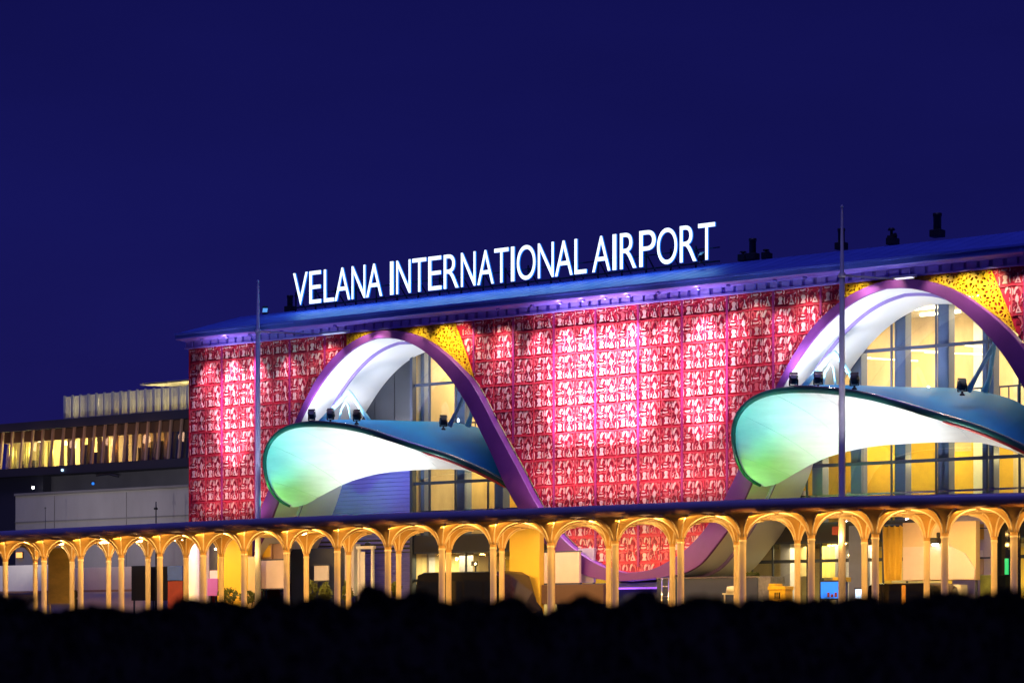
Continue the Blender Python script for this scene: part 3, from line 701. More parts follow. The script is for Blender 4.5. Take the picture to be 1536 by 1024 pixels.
def make_wing():
    NW = 60
    rim, low, top = resample(world3(rim_px), NW), resample(world3(low_px), NW), resample(world3(top_px), NW)
    base = Vector((AX - 3.2, -1.0, 5.3))
    t = thing('wing_canopy', 'x', 'entrance canopy', base, group='curled wing canopies in the arches')
    # underside: rim to low edge, hollowed like a scoop
    mb = MB(); K = 14; rows = []
    for j in range(K + 1):
        f = j/K; row = []
        for i in range(NW + 1):
            s = i/NW; p = rim[i].lerp(low[i], f); d = math.sin(math.pi*f)
            hollow = .9*math.sin(math.pi*min(1, s*1.05))**.7*min(1, s/.3)
            p = p + Vector((.10*(1-s), .55, .12))*d*hollow
            row.append(p - base)
        rows.append(row)
    mb.loft(rows); mb.build('underside', M['wing_under'], t)
    for i in range(6, NW, 6):
        seam = MB(); seam.tube([r_[i] + Vector((0, -.004, -.004)) for r_ in rows], .008, 5); seam.build('seam', M['groove2'], t)
    # upper skin: rim to the back edge. only from the top of the nose on
    a = 14; rim2 = resample(rim[a:], NW)
    mb = MB(); rows = []
    for j in range(K + 1):
        f = j/K; row = []
        for i in range(NW + 1):
            p = rim2[i].lerp(top[i], f) + Vector((0,0,.14))*math.sin(math.pi*f)*math.sin(math.pi*i/NW)
            row.append(p - base + Vector((0, .02, .03)))
        rows.append(row)
    mb.loft(rows); mb.build('upper_skin', M['wing_top'], t)
    mb = MB(); rows = []
    for j in range(K + 1):
        f = j/K; rows.append([top[i].lerp(low[i], f) + Vector((0, 1.5, .1))*math.sin(math.pi*f)**.6*math.sin(math.pi*i/NW)**.3 + Vector((0, .03 + .1*f, .02)) - base for i in range(18, NW + 1)])
    mb.loft(rows); mb.build('rear_skin', M['wing_top'], t)
    mb = MB(); mb.tube([p - base for p in rim], [.05 + .075*min(1, i/22) for i in range(NW + 1)], 10); mb.build('rim', M['wing_rim'], t)
    mb = MB(); mb.tube([p - base + Vector((0,-.10,.10)) for p in rim[22:]], .025, 6); mb.build('rim_trim', M['chrome'], t)
    mb = MB(); mb.tube([p - base + Vector((0,-.06,-.13)) for p in rim[44:59]], [.02] + [.05]*13 + [.02], 8); mb.build('red_trim', M['redtrim'], t)
    # struts
    def W(x, y, Y):
        X, Z = P(*q6(x, y), Y); return Vector((X, Y, Z)) - base
    mb = MB(); r = .075
    mb.tube([W(360,508,-.9), W(440,425,-.4), W(490,368,-.05), W(508,356,.0), W(522,372,.05), W(560,430,.2), W(612,505,.5)], [.09,.085,.085,.09,.085,.08,.09], 10); mb.build('strut', M['strut'], t)
    mb = MB(); mb.tube([W(455,505,-.3), W(470,440,-.1), W(490,405,.0), W(505,420,.05), W(515,505,.1)], .04, 8); mb.build('strut', M['strut'], t)
    mb = MB(); mb.tube([W(1005,525,.3), W(1035,460,.3), W(1112,305,.3)], [.11,.075,.08], 10); mb.build('strut', M['strut'], t)
    mb = MB(); mb.tube([W(1095,525,1.3), W(1112,470,1.25), W(1130,310,1.2)], [.13,.08,.075], 10); mb.build('strut', M['strut'], t)
    # gutter bracket at the foot of the nose
    return t, base
wing, wbase = make_wing()
wing['label'] = 'curled white wing canopy projecting from the left arch'
w2 = copy_tree(wing); w2.location = wbase + Vector((PER - .45, 0, 0)); w2['label'] = 'curled white wing canopy in the right arch, cut by the photo edge'
for kk in range(2):
    ax = AX + kk*PER; sd = ('left', 'right')[kk]
    for i, (x, y, Y, aim) in enumerate(((322,505,-1.2,(-.35,.65,.7)),(415,502,-1.1,(-.3,.7,.7)),(545,508,-1.2,(-.15,.8,.65)),(975,535,.0,(-.6,.5,.5)))):
        X, Z = P(*q6(x, y), Y); X += kk*(PER - .45)
        nm = ('leftmost of the three black floodlights on the nose of the %s wing', 'middle of the three black floodlights on the nose of the %s wing', 'right one of the three floodlights on the nose of the %s wing, nearest the crown', 'lone black floodlight by the right strut on the %s wing')[i] % sd
        floodlight('floodlight', (X, Y, Z - .06), aim, nm, .30, 'floodlights standing on the wing canopies')
        if i < 3: spot((X, Y + .25, Z + .62), (ax - 3.6 + i*1.6, 1.7, 10.2 + i*.7), 230, (.94,.95,1), 130, .8, .2)
    # spots without fixtures, added to colour the wing and whiten the soffit
    T = lambda x, y, Y: (P(*q6(x, y), Y)[0] + kk*PER, Y, P(*q6(x, y), Y)[1])
    spot((ax + .2, -2.6, 4.9), T(600,672,.1), 1500, (.94,1,1), 88, 1, .3)
    spot((ax - 3.0, -3.8, 4.9), T(190,560,-.9), 680, (.08,1,.90), 54, 1, .3)
    spot((ax - 5.0, -4.3, 4.85), T(190,890,-.8), 900, (.20,1,.08), 46, 1, .2)
    spot((ax + 2.5, -2.0, 4.9), T(950,715,.4), 480, (1,.98,.97), 80, 1, .3)
    spot((ax - 2.6, 1.3, 9.0), (ax - 1.6, 2.2, 12), 170, (.95,.95,1), 165, .6, .2); spot((ax - .4, 1.9, 8.95), (ax + .2, 2.4, 12), 100, (.95,.95,1), 150, .6, .2)

# fill spots added for the front, no fixtures on the walkway roof
for px, W in ((320,500),(800,700),(900,760),(1000,740)):
    x = PX(px, -5.0); spot((x, -6.0, 4.9), (x, 0, 8.6), W * .4, (1,.66,.6), 100, 1, .5)

# ================================================================== COVERED WALKWAY
YT = [(-120,802.5),(0,795.5),(200,786),(380,777),(568,769.5),(768,762.8),(950,755),(1136,747.5),(1330,742.3),(1536,738),(1750,733)]
ZW = 4.60
def wdepth(px): return F*(ZW - ZC)/(954 - lerp_tab(YT, px))
walk = thing('covered_walkway', 'long covered walkway with dark blue roof on slender golden vaulted columns', 'covered walkway', PD(768, wdepth(768)))
pxs = list(range(-100, 1721, 40)); front = [PD(p, wdepth(p)) for p in pxs]
for _ in range(3): front = [front[0]] + [(front[i-1] + front[i]*2 + front[i+1])/4 for i in range(1, len(front)-1)] + [front[-1]]
BACK = Vector((0, 5.2, 0))
prof = [(0,.04,4.55),(0,.12,4.60),(0,5.1,4.72),(0,5.2,4.6),(0,5.16,4.2),(0,.62,4.16),(0,.5,4.22),(0,.12,4.27),(0,.03,4.34),(0,-.02,4.45),(0,.04,4.55)]
mb = MB(); 
pr_t = prof[:5]; pr_b = prof[4:7]; pr_f = prof[6:]
mb.loft([[f + Vector((0, y, z)) for f in front] for _, y, z in pr_t], smooth=False)
mb.loft([[f + Vector((0, y, z)) for f in front] for _, y, z in pr_f], smooth=True)
part(mb, 'roof', M['wroof'], walk)
mb = MB(); mb.loft([[f + Vector((0, y, z)) for f in front] for _, y, z in pr_b], smooth=False); part(mb, 'ceiling', M['wceil'], walk)
front_px = [8,66,121,182,240,305,366,430,506,582,663,740,826,923,1021,1114,1217,1313,1417,1521,1632]
fpos = [PD(p, wdepth(p) + .75) for p in front_px]
rear_px = [53,108,163,222,279,332]
rpos = [PD(p, wdepth(p) + 3.3) for p in rear_px] + [fpos[i] + Vector((0, 3.4, 0)) for i in range(6, len(fpos))]
def column(p, rad, th=.118):
    mb = MB(); c = (p.x, p.y, 0)
    mb.lathe([(th*1.5,0),(th*1.5,.12),(th*1.15,.2),(th,.3),(th*.96,3.15),(th*.97,3.28),(th*1.08,3.30),(th*1.08,3.34),(th*.98,3.37),(th,3.42)], c, 18)
    o = part(mb, 'column', M['column'], walk)
    zs, zt = 3.36, 4.17; f = MB(); prof = []
    for i in range(11):
        a = math.pi/2*i/10; prof.append((th*.98 + (rad - th)*(1 - math.cos(a)), zs + (zt - zs)*math.sin(a)))
    f.lathe(prof, c, 28)
    for k in range(8):
        ang = 2*math.pi*k/8; rr = 1.0
        f.tube([(p.x + (r*rr)*math.cos(ang), p.y + (r*rr)*math.sin(ang), z - .012) for r, z in prof[1:]], .024, 6, 1)
    vo = f.build('vault_fan', [M['vault'], M['column']], o); 
    return o
for i, p in enumerate(fpos):
    d = min((fpos[j] - p).length for j in (i-1, i+1) if 0 <= j < len(fpos)); column(p, min(1.3, d/2*1.0), .112)
for i, p in enumerate(rpos):
    d = min((q - p).length for q in rpos if q is not p); column(p, min(.95, max(.7, d/2*.8)), .10)
nl = 0
for i in range(len(fpos) - 1):
    m = (fpos[i] + fpos[i+1])/2 + Vector((.15, 1.7, 0))
    mb = MB(); mb.lathe([(.26,.0),(.24,-.05),(.15,-.08),(0,-.09)], (m.x, m.y, 4.16), 16)
    if i % 2 == 0 or i < 5: part(mb, 'ceiling_light', M['lamp_warm'], walk)
    point((m.x, m.y, 3.80), [95, 70, 110, 60, 85][i % 5], (1,.50,.10), .06)
    q = (fpos[i] + fpos[i+1])/2 + Vector((0, -.62, 0)); a_ = area((q.x, q.y, 4.08), (q.x + .1, q.y + 1.3, 2.5), 21*(fpos[i+1]-fpos[i]).length**1.1, (1,.55,.14), (fpos[i+1]-fpos[i]).length*.8, .06)  # unseen strip lamps added to light the column fronts
    point((m.x, m.y + 1.9, 3.5), 34, (1,.54,.12), .05); spot((m.x, m.y + 2.3, 3.95), (m.x, m.y + 6.0, 1.6), 190, (1,.66,.20), 120, 1, .05)  # fill lamps added for the forecourt objects behind
for pa, pb, dd in ((70,94,2.2),(150,176,2.6),(185,212,2.4),(258,275,2.8)):          # tube lamps at the left end
    a, b = PD(pa, wdepth(pa) + dd), PD(pb, wdepth(pb) + dd); mb = MB()
    mb.bar(a + Vector((0,0,4.06)), b + Vector((0,0,4.06)), .10, .07); part(mb, 'tube_lamp', M['lamp_warm'], walk)

# ================================================================== POLES WITH LAMP ARMS
def lamp_pole(px, ytop, Y, arm_y, arm_px, mt, label, lit):
    X = PX(px, Y); zt = PZ(px, ytop, Y); za = PZ(px, arm_y, Y)
    t = thing('lamp_pole', label, 'lamp pole', (X, Y, 0), group='tall lamp poles before the terminal')
    mb = MB(); mb.tube([(0,0,0),(0,0,zt*.35),(0,0,za),(0,0,za + .02),(0,0,zt - .1),(0,0,zt)], [.13,.11,.085,.07,.035,.02], 14); mb.build('mast', mt, t)
    mb = MB(); mb.lathe([(.2,0),(.2,.1),(.13,.16)], (0,0,0), 14); mb.build('base_plate', mt, t)
    mb = MB(); mb.lathe([(.1,-.08),(.115,-.06),(.115,.06),(.1,.08)], (0,0,za), 14); mb.build('collar', mt, t)
    mb = MB(); mb.lathe([(.045,0),(.05,.03),(.03,.08),(0,.09)], (0,0,zt - .03), 10); mb.build('finial', mt, t)
    xe = PX(arm_px, Y) - X; z2 = PZ(arm_px, arm_y + 7, Y) - za
    mb = MB(); mb.tube([(.05,0,za),(xe*.5,0,za + z2*.4 - .04),(xe*.72,0,za + z2*.6 - .03)], [.035,.03,.025], 8); mb.build('arm', mt, t)
    mb = MB(); c = Vector((xe*.86, 0, za + z2*.62 - .02)); rows = []
    for k in range(9):
        s = -1 + k/4; wv = .17*math.sqrt(max(.03, 1 - s*s)); rows.append([c + Vector((s*abs(xe)*.17, wv*math.cos(a), .06*math.sin(a)*(1 if math.sin(a) > 0 else .5))) for a in (2*math.pi*j/10 for j in range(10))])
    mb.loft(rows, True); mb.add(rows[0], [list(range(10))]); mb.add(rows[-1], [list(range(10))]); h = mb.build('lamp_head', mt, t)
    l = MB(); l.add([c + Vector((sx*abs(xe)*.12, sy*.10, -.045)) for sx, sy in ((-1,-1),(1,-1),(1,1),(-1,1))], [(0,1,2,3)]); l.build('lens', lit, h)
for px_ in (387, 1263): spot((PX(px_, -5.5) + .6, -6.2, 4.85), (PX(px_, -3.6), -3.6, 9.0), 700, (.85,.85,1), 50, 1, .05)  # unseen spots added to lighten the two poles
lamp_pole(387, 422, -3.6, 497, 520, M['pole'], 'slim blue-lit pole with side arm in front of the left arch', M['lamp_dim'])
lamp_pole(1263, 310, -3.6, 413, 1372, M['pole2'], 'tall grey pole with side arm in front of the right arch', M['lamp_mid'])

# ================================================================== OFFICE BUILDING FAR LEFT
YO = 35.0
office = thing('office_building', 'low grey office block with slanted fins over a lit window band, left of the terminal', 'office building', (PX(100, YO), YO, 0))
oz = lambda px, py: PZ(px, py, YO)
ox = lambda px: PX(px, YO)
x0, x1 = ox(-60), ox(330)
z_sill, z_head, z_soff, z_roof0, z_roof1 = oz(150, 696), oz(150, 655), oz(150, 637), oz(150, 639), oz(150, 634)
mb = MB(); mb.box(x0, x1, YO - 1.0, YO + 14, z_roof0, z_roof1 + .25); mb.box(x0, x1, YO - 1.1, YO - .98, z_roof0 - .05, z_roof1 + .28); part(mb, 'roof', M['slab'], office)
mb = MB(); mb.box(x0, x1, YO - .1, YO + .1, z_head, z_soff + .2); part(mb, 'valance', M['valance'], office)
mb = MB(); mb.box(x0, x1, YO - .9, YO + 14, z_sill - .55, z_sill - .02); part(mb, 'floor_slab', M['slab'], office)
mb = MB(); mb.box(ox(70), x1, YO + .4, YO + 14, 0, z_sill - .56); part(mb, 'wall', M['concrete2'], office)
mb = MB(); mb.box(x0, ox(70), YO - .3, YO + 14, 0, z_sill - .56); part(mb, 'dark_wing', M['slab'], office)
mb = MB(); mb.box(x0, x1, YO + 4.5, YO + 4.7, z_sill, z_soff); part(mb, 'back_wall', M['cream'], office)
mb = MB(); mb.box(ox(92), x1, YO + 4.3, YO + 4.45, z_sill, z_soff - .06); part(mb, 'brown_backing', M['fin'], office)  # brown box added to darken this part of the lit room
mb = MB(); mb.box(x0, x1, YO + .12, YO + 4.5, z_soff - .02, z_soff + .05); part(mb, 'ceiling', M['white'], office)
gl = MB(); gl.box(x0, x1, YO, YO + .02, z_sill, z_head); part(gl, 'window_band', M['glass'], office)
X = ox(-50)
cu = MB(); cu2 = MB(); dk = MB()
def wavy(mbx, xa, xb, za, zb, yy):
    n = max(8, int((xb-xa)/.06)); mbx.loft([[(xa + (xb-xa)*i/n, yy + .06*math.sin(i*1.3) + .03*math.sin(i*.51), z) for i in range(n+1)] for z in (za, zb)])
for a, b in ((5,17),(27,38),(46,57),(62,72),(84,88)): wavy(cu, ox(a), ox(b), z_sill, z_head, YO + .5)
for a, b in ((93,106),(112,116),(124,131),(138,146),(150,156),(164,171),(178,186),(190,197),(204,210),(222,228),(238,244)): wavy(cu2, ox(a), ox(b), z_sill, z_head + .1, YO + .45)
for a, b, zz in ((112,120,.8),(126,133,.5),(138,143,.9),(195,214,.55),(214,232,.75),(234,252,.7),(0,8,.4),(16,40,.35)):
    dk.box(ox(a), ox(b), YO + .7, YO + 1.1, z_sill, z_sill + (z_head - z_sill)*zz)
part(cu, 'yellow_curtain', M['curtain'], office); part(cu2, 'brown_curtain', M['curtain2'], office); part(dk, 'furniture', M['black'], office)
mb = MB(); mb.box(ox(252), x1, YO + .1, YO + .2, z_sill, z_head); part(mb, 'blind_panel', M['greypanel'], office)
fins = [3,17,31.5,47,62,77,92,108,124,139.5,154.5,170,186,202,218.5,235,253,269,285,301]
for p in fins:
    xa, xb = ox(p), ox(p - 5); mb = MB()
    mb.add([(xa-.075,YO-.75,z_soff+.05),(xa+.075,YO-.75,z_soff+.05),(xb+.075,YO-.75,z_sill-.03),(xb-.075,YO-.75,z_sill-.03),(xa-.06,YO-.60,z_soff+.05),(xa+.06,YO-.60,z_soff+.05),(xb+.06,YO-.60,z_sill-.03),(xb-.06,YO-.60,z_sill-.03)],
           [(0,1,2,3),(4,7,6,5),(0,4,5,1),(1,5,6,2),(2,6,7,3),(3,7,4,0)])
    part(mb, 'fin', M['fin'], office)
for a, b in zip(fins, fins[1:]):
    mb = MB(); mb.box(ox(a + 2), ox(b - 2), YO - .6, YO - .35, z_soff + .02, z_soff + .12); part(mb, 'soffit_lamp', M['led_orange'], office)
for px, W, c in ((10,700,(1,.76,.22)),(40,760,(1,.80,.26)),(75,620,(1,.80,.26)),(120,90,(1,.42,.06)),(165,140,(1,.45,.06)),(215,130,(1,.45,.06)),(245,50,(1,.5,.08))):
    point((ox(px), YO + 2.0, z_head - .3), W, c, .3); point((ox(px), YO + .25, z_head - .6), W*.10, c, .1)
for px in (20, 75, 130, 185, 240): point((ox(px), YO - 2.0, z_soff - .9), 16, (1,.55,.3), .3)
for px, py in ((33,664),(71,665),(82,669)):
    mb = MB(); mb.lathe([(0,.3),(.16,.22),(.2,0),(0,0)], (ox(px), YO + 1.6, oz(px, py)), 12); part(mb, 'pendant_lamp', M['lamp_soft'], office)
# screened plant room on the roof
pz0, pz1 = oz(190, 623), oz(190, 583); YP = YO + 1.0; pxa, pxb = PX(97, YP), PX(300, YP)
sl_ = MB(); X = pxa; i = 0
while X < pxb:
    if i % 6 == 0: sl_.box(X - .06, X + .06, YP - .06, YP + .06, pz0 - .3, pz1 + .05)
    else: sl_.box(X - .025, X + .025, YP - .03, YP + .03, pz0 + .1, pz1 - .02)
    X += .125; i += 1
sl_.box(pxa, pxb, YP + .07, YP + .11, pz0 + .25, pz0 + .33); sl_.box(pxa, pxb, YP + .07, YP + .11, pz1 - .08, pz1)
part(sl_, 'slatted_screen', M['slat'], office)
mb = MB(); mb.box(ox(104), pxb, YP + 2.6, YP + 6, pz0 - .4, pz1 - .2); part(mb, 'plant_room', M['beige'], office)
mb = MB(); mb.add([(ox(183),YP+.5,oz(183,583)+.35),(ox(300),YP+.5,oz(183,583)+.35),(ox(300),YP+6,oz(183,583)+.50),(ox(205),YP+6,oz(183,583)+.50)], [(0,1,2,3)]); 
mb.add([(ox(183),YP+.5,oz(183,583)+.45),(ox(300),YP+.5,oz(183,583)+.45),(ox(300),YP+6,oz(183,583)+.60),(ox(205),YP+6,oz(183,583)+.60)], [(0,1,2,3)]); part(mb, 'plant_room_roof', M['white'], office)
for px, W in ((112,75),(150,50),(200,70),(245,80),(275,60)): point((ox(px), YP + 1.3, pz0 + 1.0), W, (1,.80,.30), .2)
for px in (190, 215, 240, 275): point((ox(px), YP + 3.0, pz1 - .45), 95, (1,.88,.45), .2)
mb = MB(); mb.box(ox(110.5), ox(113.5), YP + .9, YP + 1.0, oz(112,606), oz(112,594)); part(mb, 'wall_lamp', M['lamp_warm'], office)
mb = MB(); mb.tube([(ox(162), YO - 1.0, z_sill - .8), (ox(180), YO - 1.0, z_sill - .75), (ox(195), YO - 1.0, z_sill - .95)], .06, 6); part(mb, 'pipe', M['black'], office)
for px, py, c in ((66,732,'lamp_white'),(156,726,'screen_blue'),(4,642,'lamp_white'),(110,706,'screen_white')):
    mb = MB(); mb.lathe([(0,.09),(.08,.06),(.08,-.06),(0,-.09)], (ox(px), YO - .95, oz(px, py)), 8); part(mb, 'bulkhead_lamp', M[c], office)

# nearer grey boundary wall below it
YB = 6.0
def wall(name, label, cat, pa, pb, y0, Y, th, m, z0=0, cap=None, **k):
    xa, xb = PX(pa, Y), PX(pb, Y); zt = PZ((pa+pb)/2, y0, Y)
    t = thing(name, label, cat, ((xa+xb)/2, Y, z0)); 
    mb = MB(); mb.box(xa, xb, Y, Y + th, z0, zt); part(mb, 'panel', m, t, bevel=.015)
    if cap: 
        mb = MB(); mb.box(xa - .04, xb + .04, Y - .06, Y + th + .06, zt + .004, zt + .12); part(mb, 'coping', cap, t, bevel=.01)
    return t
bw = wall('concrete_wall', 'tall grey concrete wall with coping below the office block, left of the red screen', 'concrete wall', 23, 283, 737, YB, .4, M['concrete'], cap=M['concrete2'])
mb = MB(); xa, xb = PX(23, YB), PX(283, YB)
mb.box(xa, xb, YB - .03, YB - .001, PZ(150, 779, YB), PZ(150, 777, YB))
for p in (82, 190): mb.box(PX(p, YB) - .015, PX(p, YB) + .015, YB - .025, YB - .002, 0, PZ(150, 740, YB))
part(mb, 'joint', M['concrete2'], bw)
mb = MB(); mb.tube([(PX(234, 4), 4, 0), (PX(234, 4), 4, PZ(234, 752, 4))], [.05,.025], 6); mb.box(PX(233.2,4), PX(236.5,4), 3.9, 4.0, PZ(234,764,4), PZ(234,761,4))
tag(mb.build('whip_antenna', M['black']), 'thin dark mast before the grey concrete wall', 'antenna')
mb = MB(); mb.tube([(PX(68, 4), 4, 0), (PX(68, 4), 4, PZ(68, 762, 4))], [.03,.012], 6)
mb.lathe([(.03,0),(.05,.03),(0,.06)], (PX(68,4), 4, PZ(68,762,4)), 8)
tag(mb.build('thin_rod', M['fixture']), 'thin rod near the left end of the grey concrete wall', 'rod')

for px in (50, 110, 170, 230): spot((PX(px, 1), -2.5, 4.9), (PX(px, YB), YB, 7.4), 560, (1,.90,.82), 110, 1, .3)  # spots without fixtures, added to brighten the grey wall
for px in (110, 170, 235): spot((PX(px, 10), 9, 6.2), (ox(px), YO, oz(px, 720)), 3600, (.9,.85,1), 70, 1, .3)  # unseen spots added to lighten the office wall
# ================================================================== FORECOURT, behind the columns
def slab_thing(name, label, cat, pa, pb, ya, yb, Y, th, m, mname='panel', frame=None, bevel=.01, group=None):
    """free-standing board; ya top, yb bottom"""
    xa, xb = PX(pa, Y), PX(pb, Y); pm = (pa+pb)/2; zt, zb = PZ(pm, ya, Y), max(0.0, PZ(pm, yb, Y))
    t = thing(name, label, cat, ((xa+xb)/2, Y, 0), group=group)
    mb = MB(); mb.box(xa, xb, Y, Y + th, zb, zt); part(mb, mname, m, t, bevel=bevel)
    if frame or zb > .3:
        mb = MB()
        for x in (xa + .04, xb - .10): mb.box(x, x + .06, Y + th*.5, Y + th*.5 + .06, 0, zt - .05)
        if frame: mb.box(xa - .03, xb + .03, Y - .01, Y + th + .01, zt, zt + .05); mb.box(xa - .03, xb + .03, Y - .01, Y + th + .01, zb - .05, zb)
        part(mb, 'frame', frame or M['frame'], t)
    return t
low = wall('boundary_wall', 'low white boundary wall with timber ledge behind the far left columns', 'low wall', -20, 108, 847, 2.0, .2, M['white'])
mb = MB(); mb.box(PX(-20, 1.8), PX(212, 1.8), 1.6, 1.95, PZ(100,888,1.8), PZ(100,885,1.8)); part(mb, 'ledge', M['fin'], low)
wall('grey_partition', 'pale grey partition right of the hanging ochre banner, behind the left columns', 'partition', 110, 218, 850, 2.6, .2, M['pinkpanel'])
t = slab_thing('ochre_banner', 'tall see-through ochre banner between two left columns', 'banner', 72, 108, 822, 904, -1.5, .04, M['translucent'], 'sheet', M['column'])
t = slab_thing('display_board', 'blue topped display board between slim left columns', 'display board', 251, 273, 848, 870, 0, .12, M['bluebanner'], 'board')
mb = MB(); mb.box(PX(251,0), PX(273,0), .02, .2, 0, PZ(262,871,0)); part(mb, 'cloth', M['redcloth'], t)
slab_thing('dark_door', 'dark doorway panel left of the blue display board', 'door', 197, 222, 848, 900, 1.0, .15, M['black'])
slab_thing('dark_door', 'wide dark opening directly behind the blue display board', 'door', 226, 272, 849, 900, 1.5, .15, M['black'])
# parked scooter silhouettes / handcart by the opening
def planter_bush(px, ya, yb, wpx, Y, label, n=260, pot=None):
    x = PX(px, Y); zt, zb = PZ(px, ya, Y), 0; wr = (PX(px + wpx/2, Y) - PX(px - wpx/2, Y))/2
    t = thing('shrub', label, 'shrub', (x, Y, 0), group='shrubs on the forecourt')
    b = MB(); z0 = max(.2, PZ(px, yb, Y)); hz = (zt - z0)/2; cz = (zt + z0)/2
    for i in range(n):
        a = random.uniform(0, 6.283); u = random.uniform(-1, 1); r = (random.uniform(.25, 1))**.4; k = math.sqrt(1-u*u)
        lump = .8 + .35*noise.noise(Vector((math.cos(a)*1.5 + x, math.sin(a)*1.5, u*2)))
        c = Vector((wr*r*k*math.cos(a)*lump, wr*r*k*math.sin(a)*lump, cz + hz*r*u*lump)); s = random.uniform(.05, .11)
        d = Vector((random.gauss(0,1), random.gauss(0,1), random.gauss(0,1))).normalized(); e_ = d.orthogonal().normalized()
        b.add([c - d*s, c + e_*s*.45, c + d*s, c - e_*s*.45], [(0,1,2,3)])
    b.build('foliage', M['leaf_lit'], t, recalc=False)
    s = MB()
    for k in range(5):
        a = k*1.26; s.tube([(0,0,0), (wr*.3*math.cos(a), wr*.3*math.sin(a), cz*.7), (wr*.6*math.cos(a), wr*.6*math.sin(a), cz)], [.03,.02,.008], 5)
    s.build('stem', M['bark'], t)
planter_bush(342, 879, 905, 28, -2.0, 'low shrub in front of the yellow wall, left side')
planter_bush(372, 884, 905, 26, -2.0, 'low shrub at the foot of the pale panel right of the yellow wall')
planter_bush(467, 865, 905, 17, -2.0, 'rounded shrub left of the small white notice board')
planter_bush(488, 872, 905, 18, -2.0, 'shrub right below the small white notice board')
planter_bush(521, 870, 905, 14, -2.0, 'narrow shrub beside the white frame stand')
planter_bush(594, 868, 895, 14, -2.0, 'tiny shrub left of the black minibus')
planter_bush(1129, 857, 868, 22, 1.0, 'yellow-lit plant on top of the stone planter', 160)
wall('lilac_wall', 'lilac wall strip left of the violet booth', 'wall', 283, 313, 800, -.75, .2, M['lilac'])
slab_thing('dark_door', 'narrow dark doorway above the violet booth', 'door', 312, 327, 803, 893, -.72, .15, M['greypanel'])
slab_thing('black_cabinet', 'small black cabinet beside the round white pillar', 'cabinet', 274, 288, 871, 886, -1.0, .5, M['black'], 'body', bevel=.03)
mb = MB(); mb.lathe([(.22,0),(.22,PZ(294,806,-1.0)),(0,PZ(294,806,-1.0))], (PX(296,-1.0), -1.2, 0), 20); tag(mb.build('round_pillar', M['white']), 'thick round white pillar left of the violet booth', 'pillar')
t = slab_thing('ticket_booth', 'small violet booth with pink top beside the yellow wall', 'booth', 311, 328, 867, 893, -1.0, .8, M['violet'], 'counter')
mb = MB(); mb.box(PX(312,-1), PX(325,-1), -.9, -.3, PZ(318,867,-1) + .004, PZ(318,855,-1)); part(mb, 'top_panel', M['pinklit'], t)
mb = MB(); mb.lathe([(.14,0),(.16,.05),(.05,.16),(0,.17)], (PX(317,-1), -.6, PZ(317,824,-1)), 12); mb.bar((PX(317,-1), -.6, PZ(317,824,-1) + .15), (PX(317,-1), -.6, 4.15), .02); 
t2 = thing('pendant_lamp', 'round white lamp hanging over the violet booth', 'lamp', (PX(317,-1), -.6, 0)); part(mb, 'shade', M['lamp_warm'], t2)
wall('yellow_wall', 'bright yellow wall left of the first arch foot', 'wall', 326, 371, 803, -1.0, .3, M['yellowwall'])
wall('yellow_kiosk_wall', 'yellow wall behind the columns, right of the black minibus', 'wall', 764, 809, 789, -1.0, .3, M['yellowwall'])
wall('pale_panel', 'narrow pale panel right of the left yellow wall', 'panel', 371.5, 384, 834, -1.1, .2, M['cream'])
slab_thing('white_hoarding', 'large blank white board right of the left yellow wall', 'hoarding', 391, 427, 840, 882, -.5, .12, M['pinkpanel'], frame=M['frame'])
slab_thing('wall_shelf', 'dark shelf unit above the blank white board', 'shelf unit', 393, 426, 815, 839, .3, .3, M['fin'])
slab_thing('notice_board', 'small white notice board before the dark blue wall', 'notice board', 471, 492, 848, 870, -.5, .08, M['white'], frame=M['frame'])
wall('navy_wall', 'dark navy wall behind the small white notice board', 'wall', 436, 519, 822, 1.6, .2, M['navy'])
t = thing('frame_stand', 'tall white frame stand before the blue ribbed shutter', 'frame stand', (PX(545,-.3), -.3, 0))
mb = MB(); xa, xb = PX(539,-.3), PX(559,-.3); zt = PZ(549,823,-.3)
for x in (xa, xb): mb.box(x-.05, x+.05, -.35, -.25, 0, zt)
mb.box(xa-.1, xb+.1, -.38, -.22, zt + .002, zt + .12); part(mb, 'frame', M['white'], t)
mb = MB(); mb.box(xa+.06, xb-.4, -.32, -.28, .8, zt-.1); part(mb, 'panel', M['white'], t)
mb = MB(); mb.lathe([(0,.16),(.12,.1),(.14,0),(0,0)], (xb - .25, -.3, zt + .13), 12); part(mb, 'lamp', M['fixture'], t)
slab_thing('white_column_casing', 'broad white casing left of the white frame stand', 'casing', 517, 531, 815, 893, .4, .4, M['white'])
slab_thing('blank_panel', 'blank pinkish panel below the trough of the ribbon, right of the yellow wall', 'hoarding', 807.5, 869, 828, 874, -.7, .12, M['pinkpanel'], frame=M['frame'])
slab_thing('blank_panel', 'lilac panel behind the edge of the pinkish blank panel', 'hoarding', 867, 891, 822, 873, -.2, .12, M['lilac'])
t = slab_thing('serving_counter', 'low counter with reddish front under the pinkish blank panel', 'counter', 812, 905, 876, 905, -.9, .6, M['valance'], 'front')
t = slab_thing('low_barrier', 'long dark blue glass barrier below the right rise of the ribbon', 'barrier', 985, 1136, 867, 905, -1.2, .08, M['navy'], 'panel')
mb = MB(); mb.box(PX(985,-1.2), PX(1136,-1.2), -1.24, -1.08, PZ(1060,867,-1.2) + .003, PZ(1060,865.5,-1.2) + .02); part(mb, 'handrail', M['chrome'], t)
t = thing('ladder_frame', 'thin metal ladder frame beside a column under the ribbon trough', 'ladder', (PX(998,-1.6), -1.6, 0)); mb = MB()
for p in (993, 1003): mb.tube([(PX(p,-1.6), -1.6, 0), (PX(p,-1.6), -1.6, PZ(998,866,-1.6))], .03, 6)
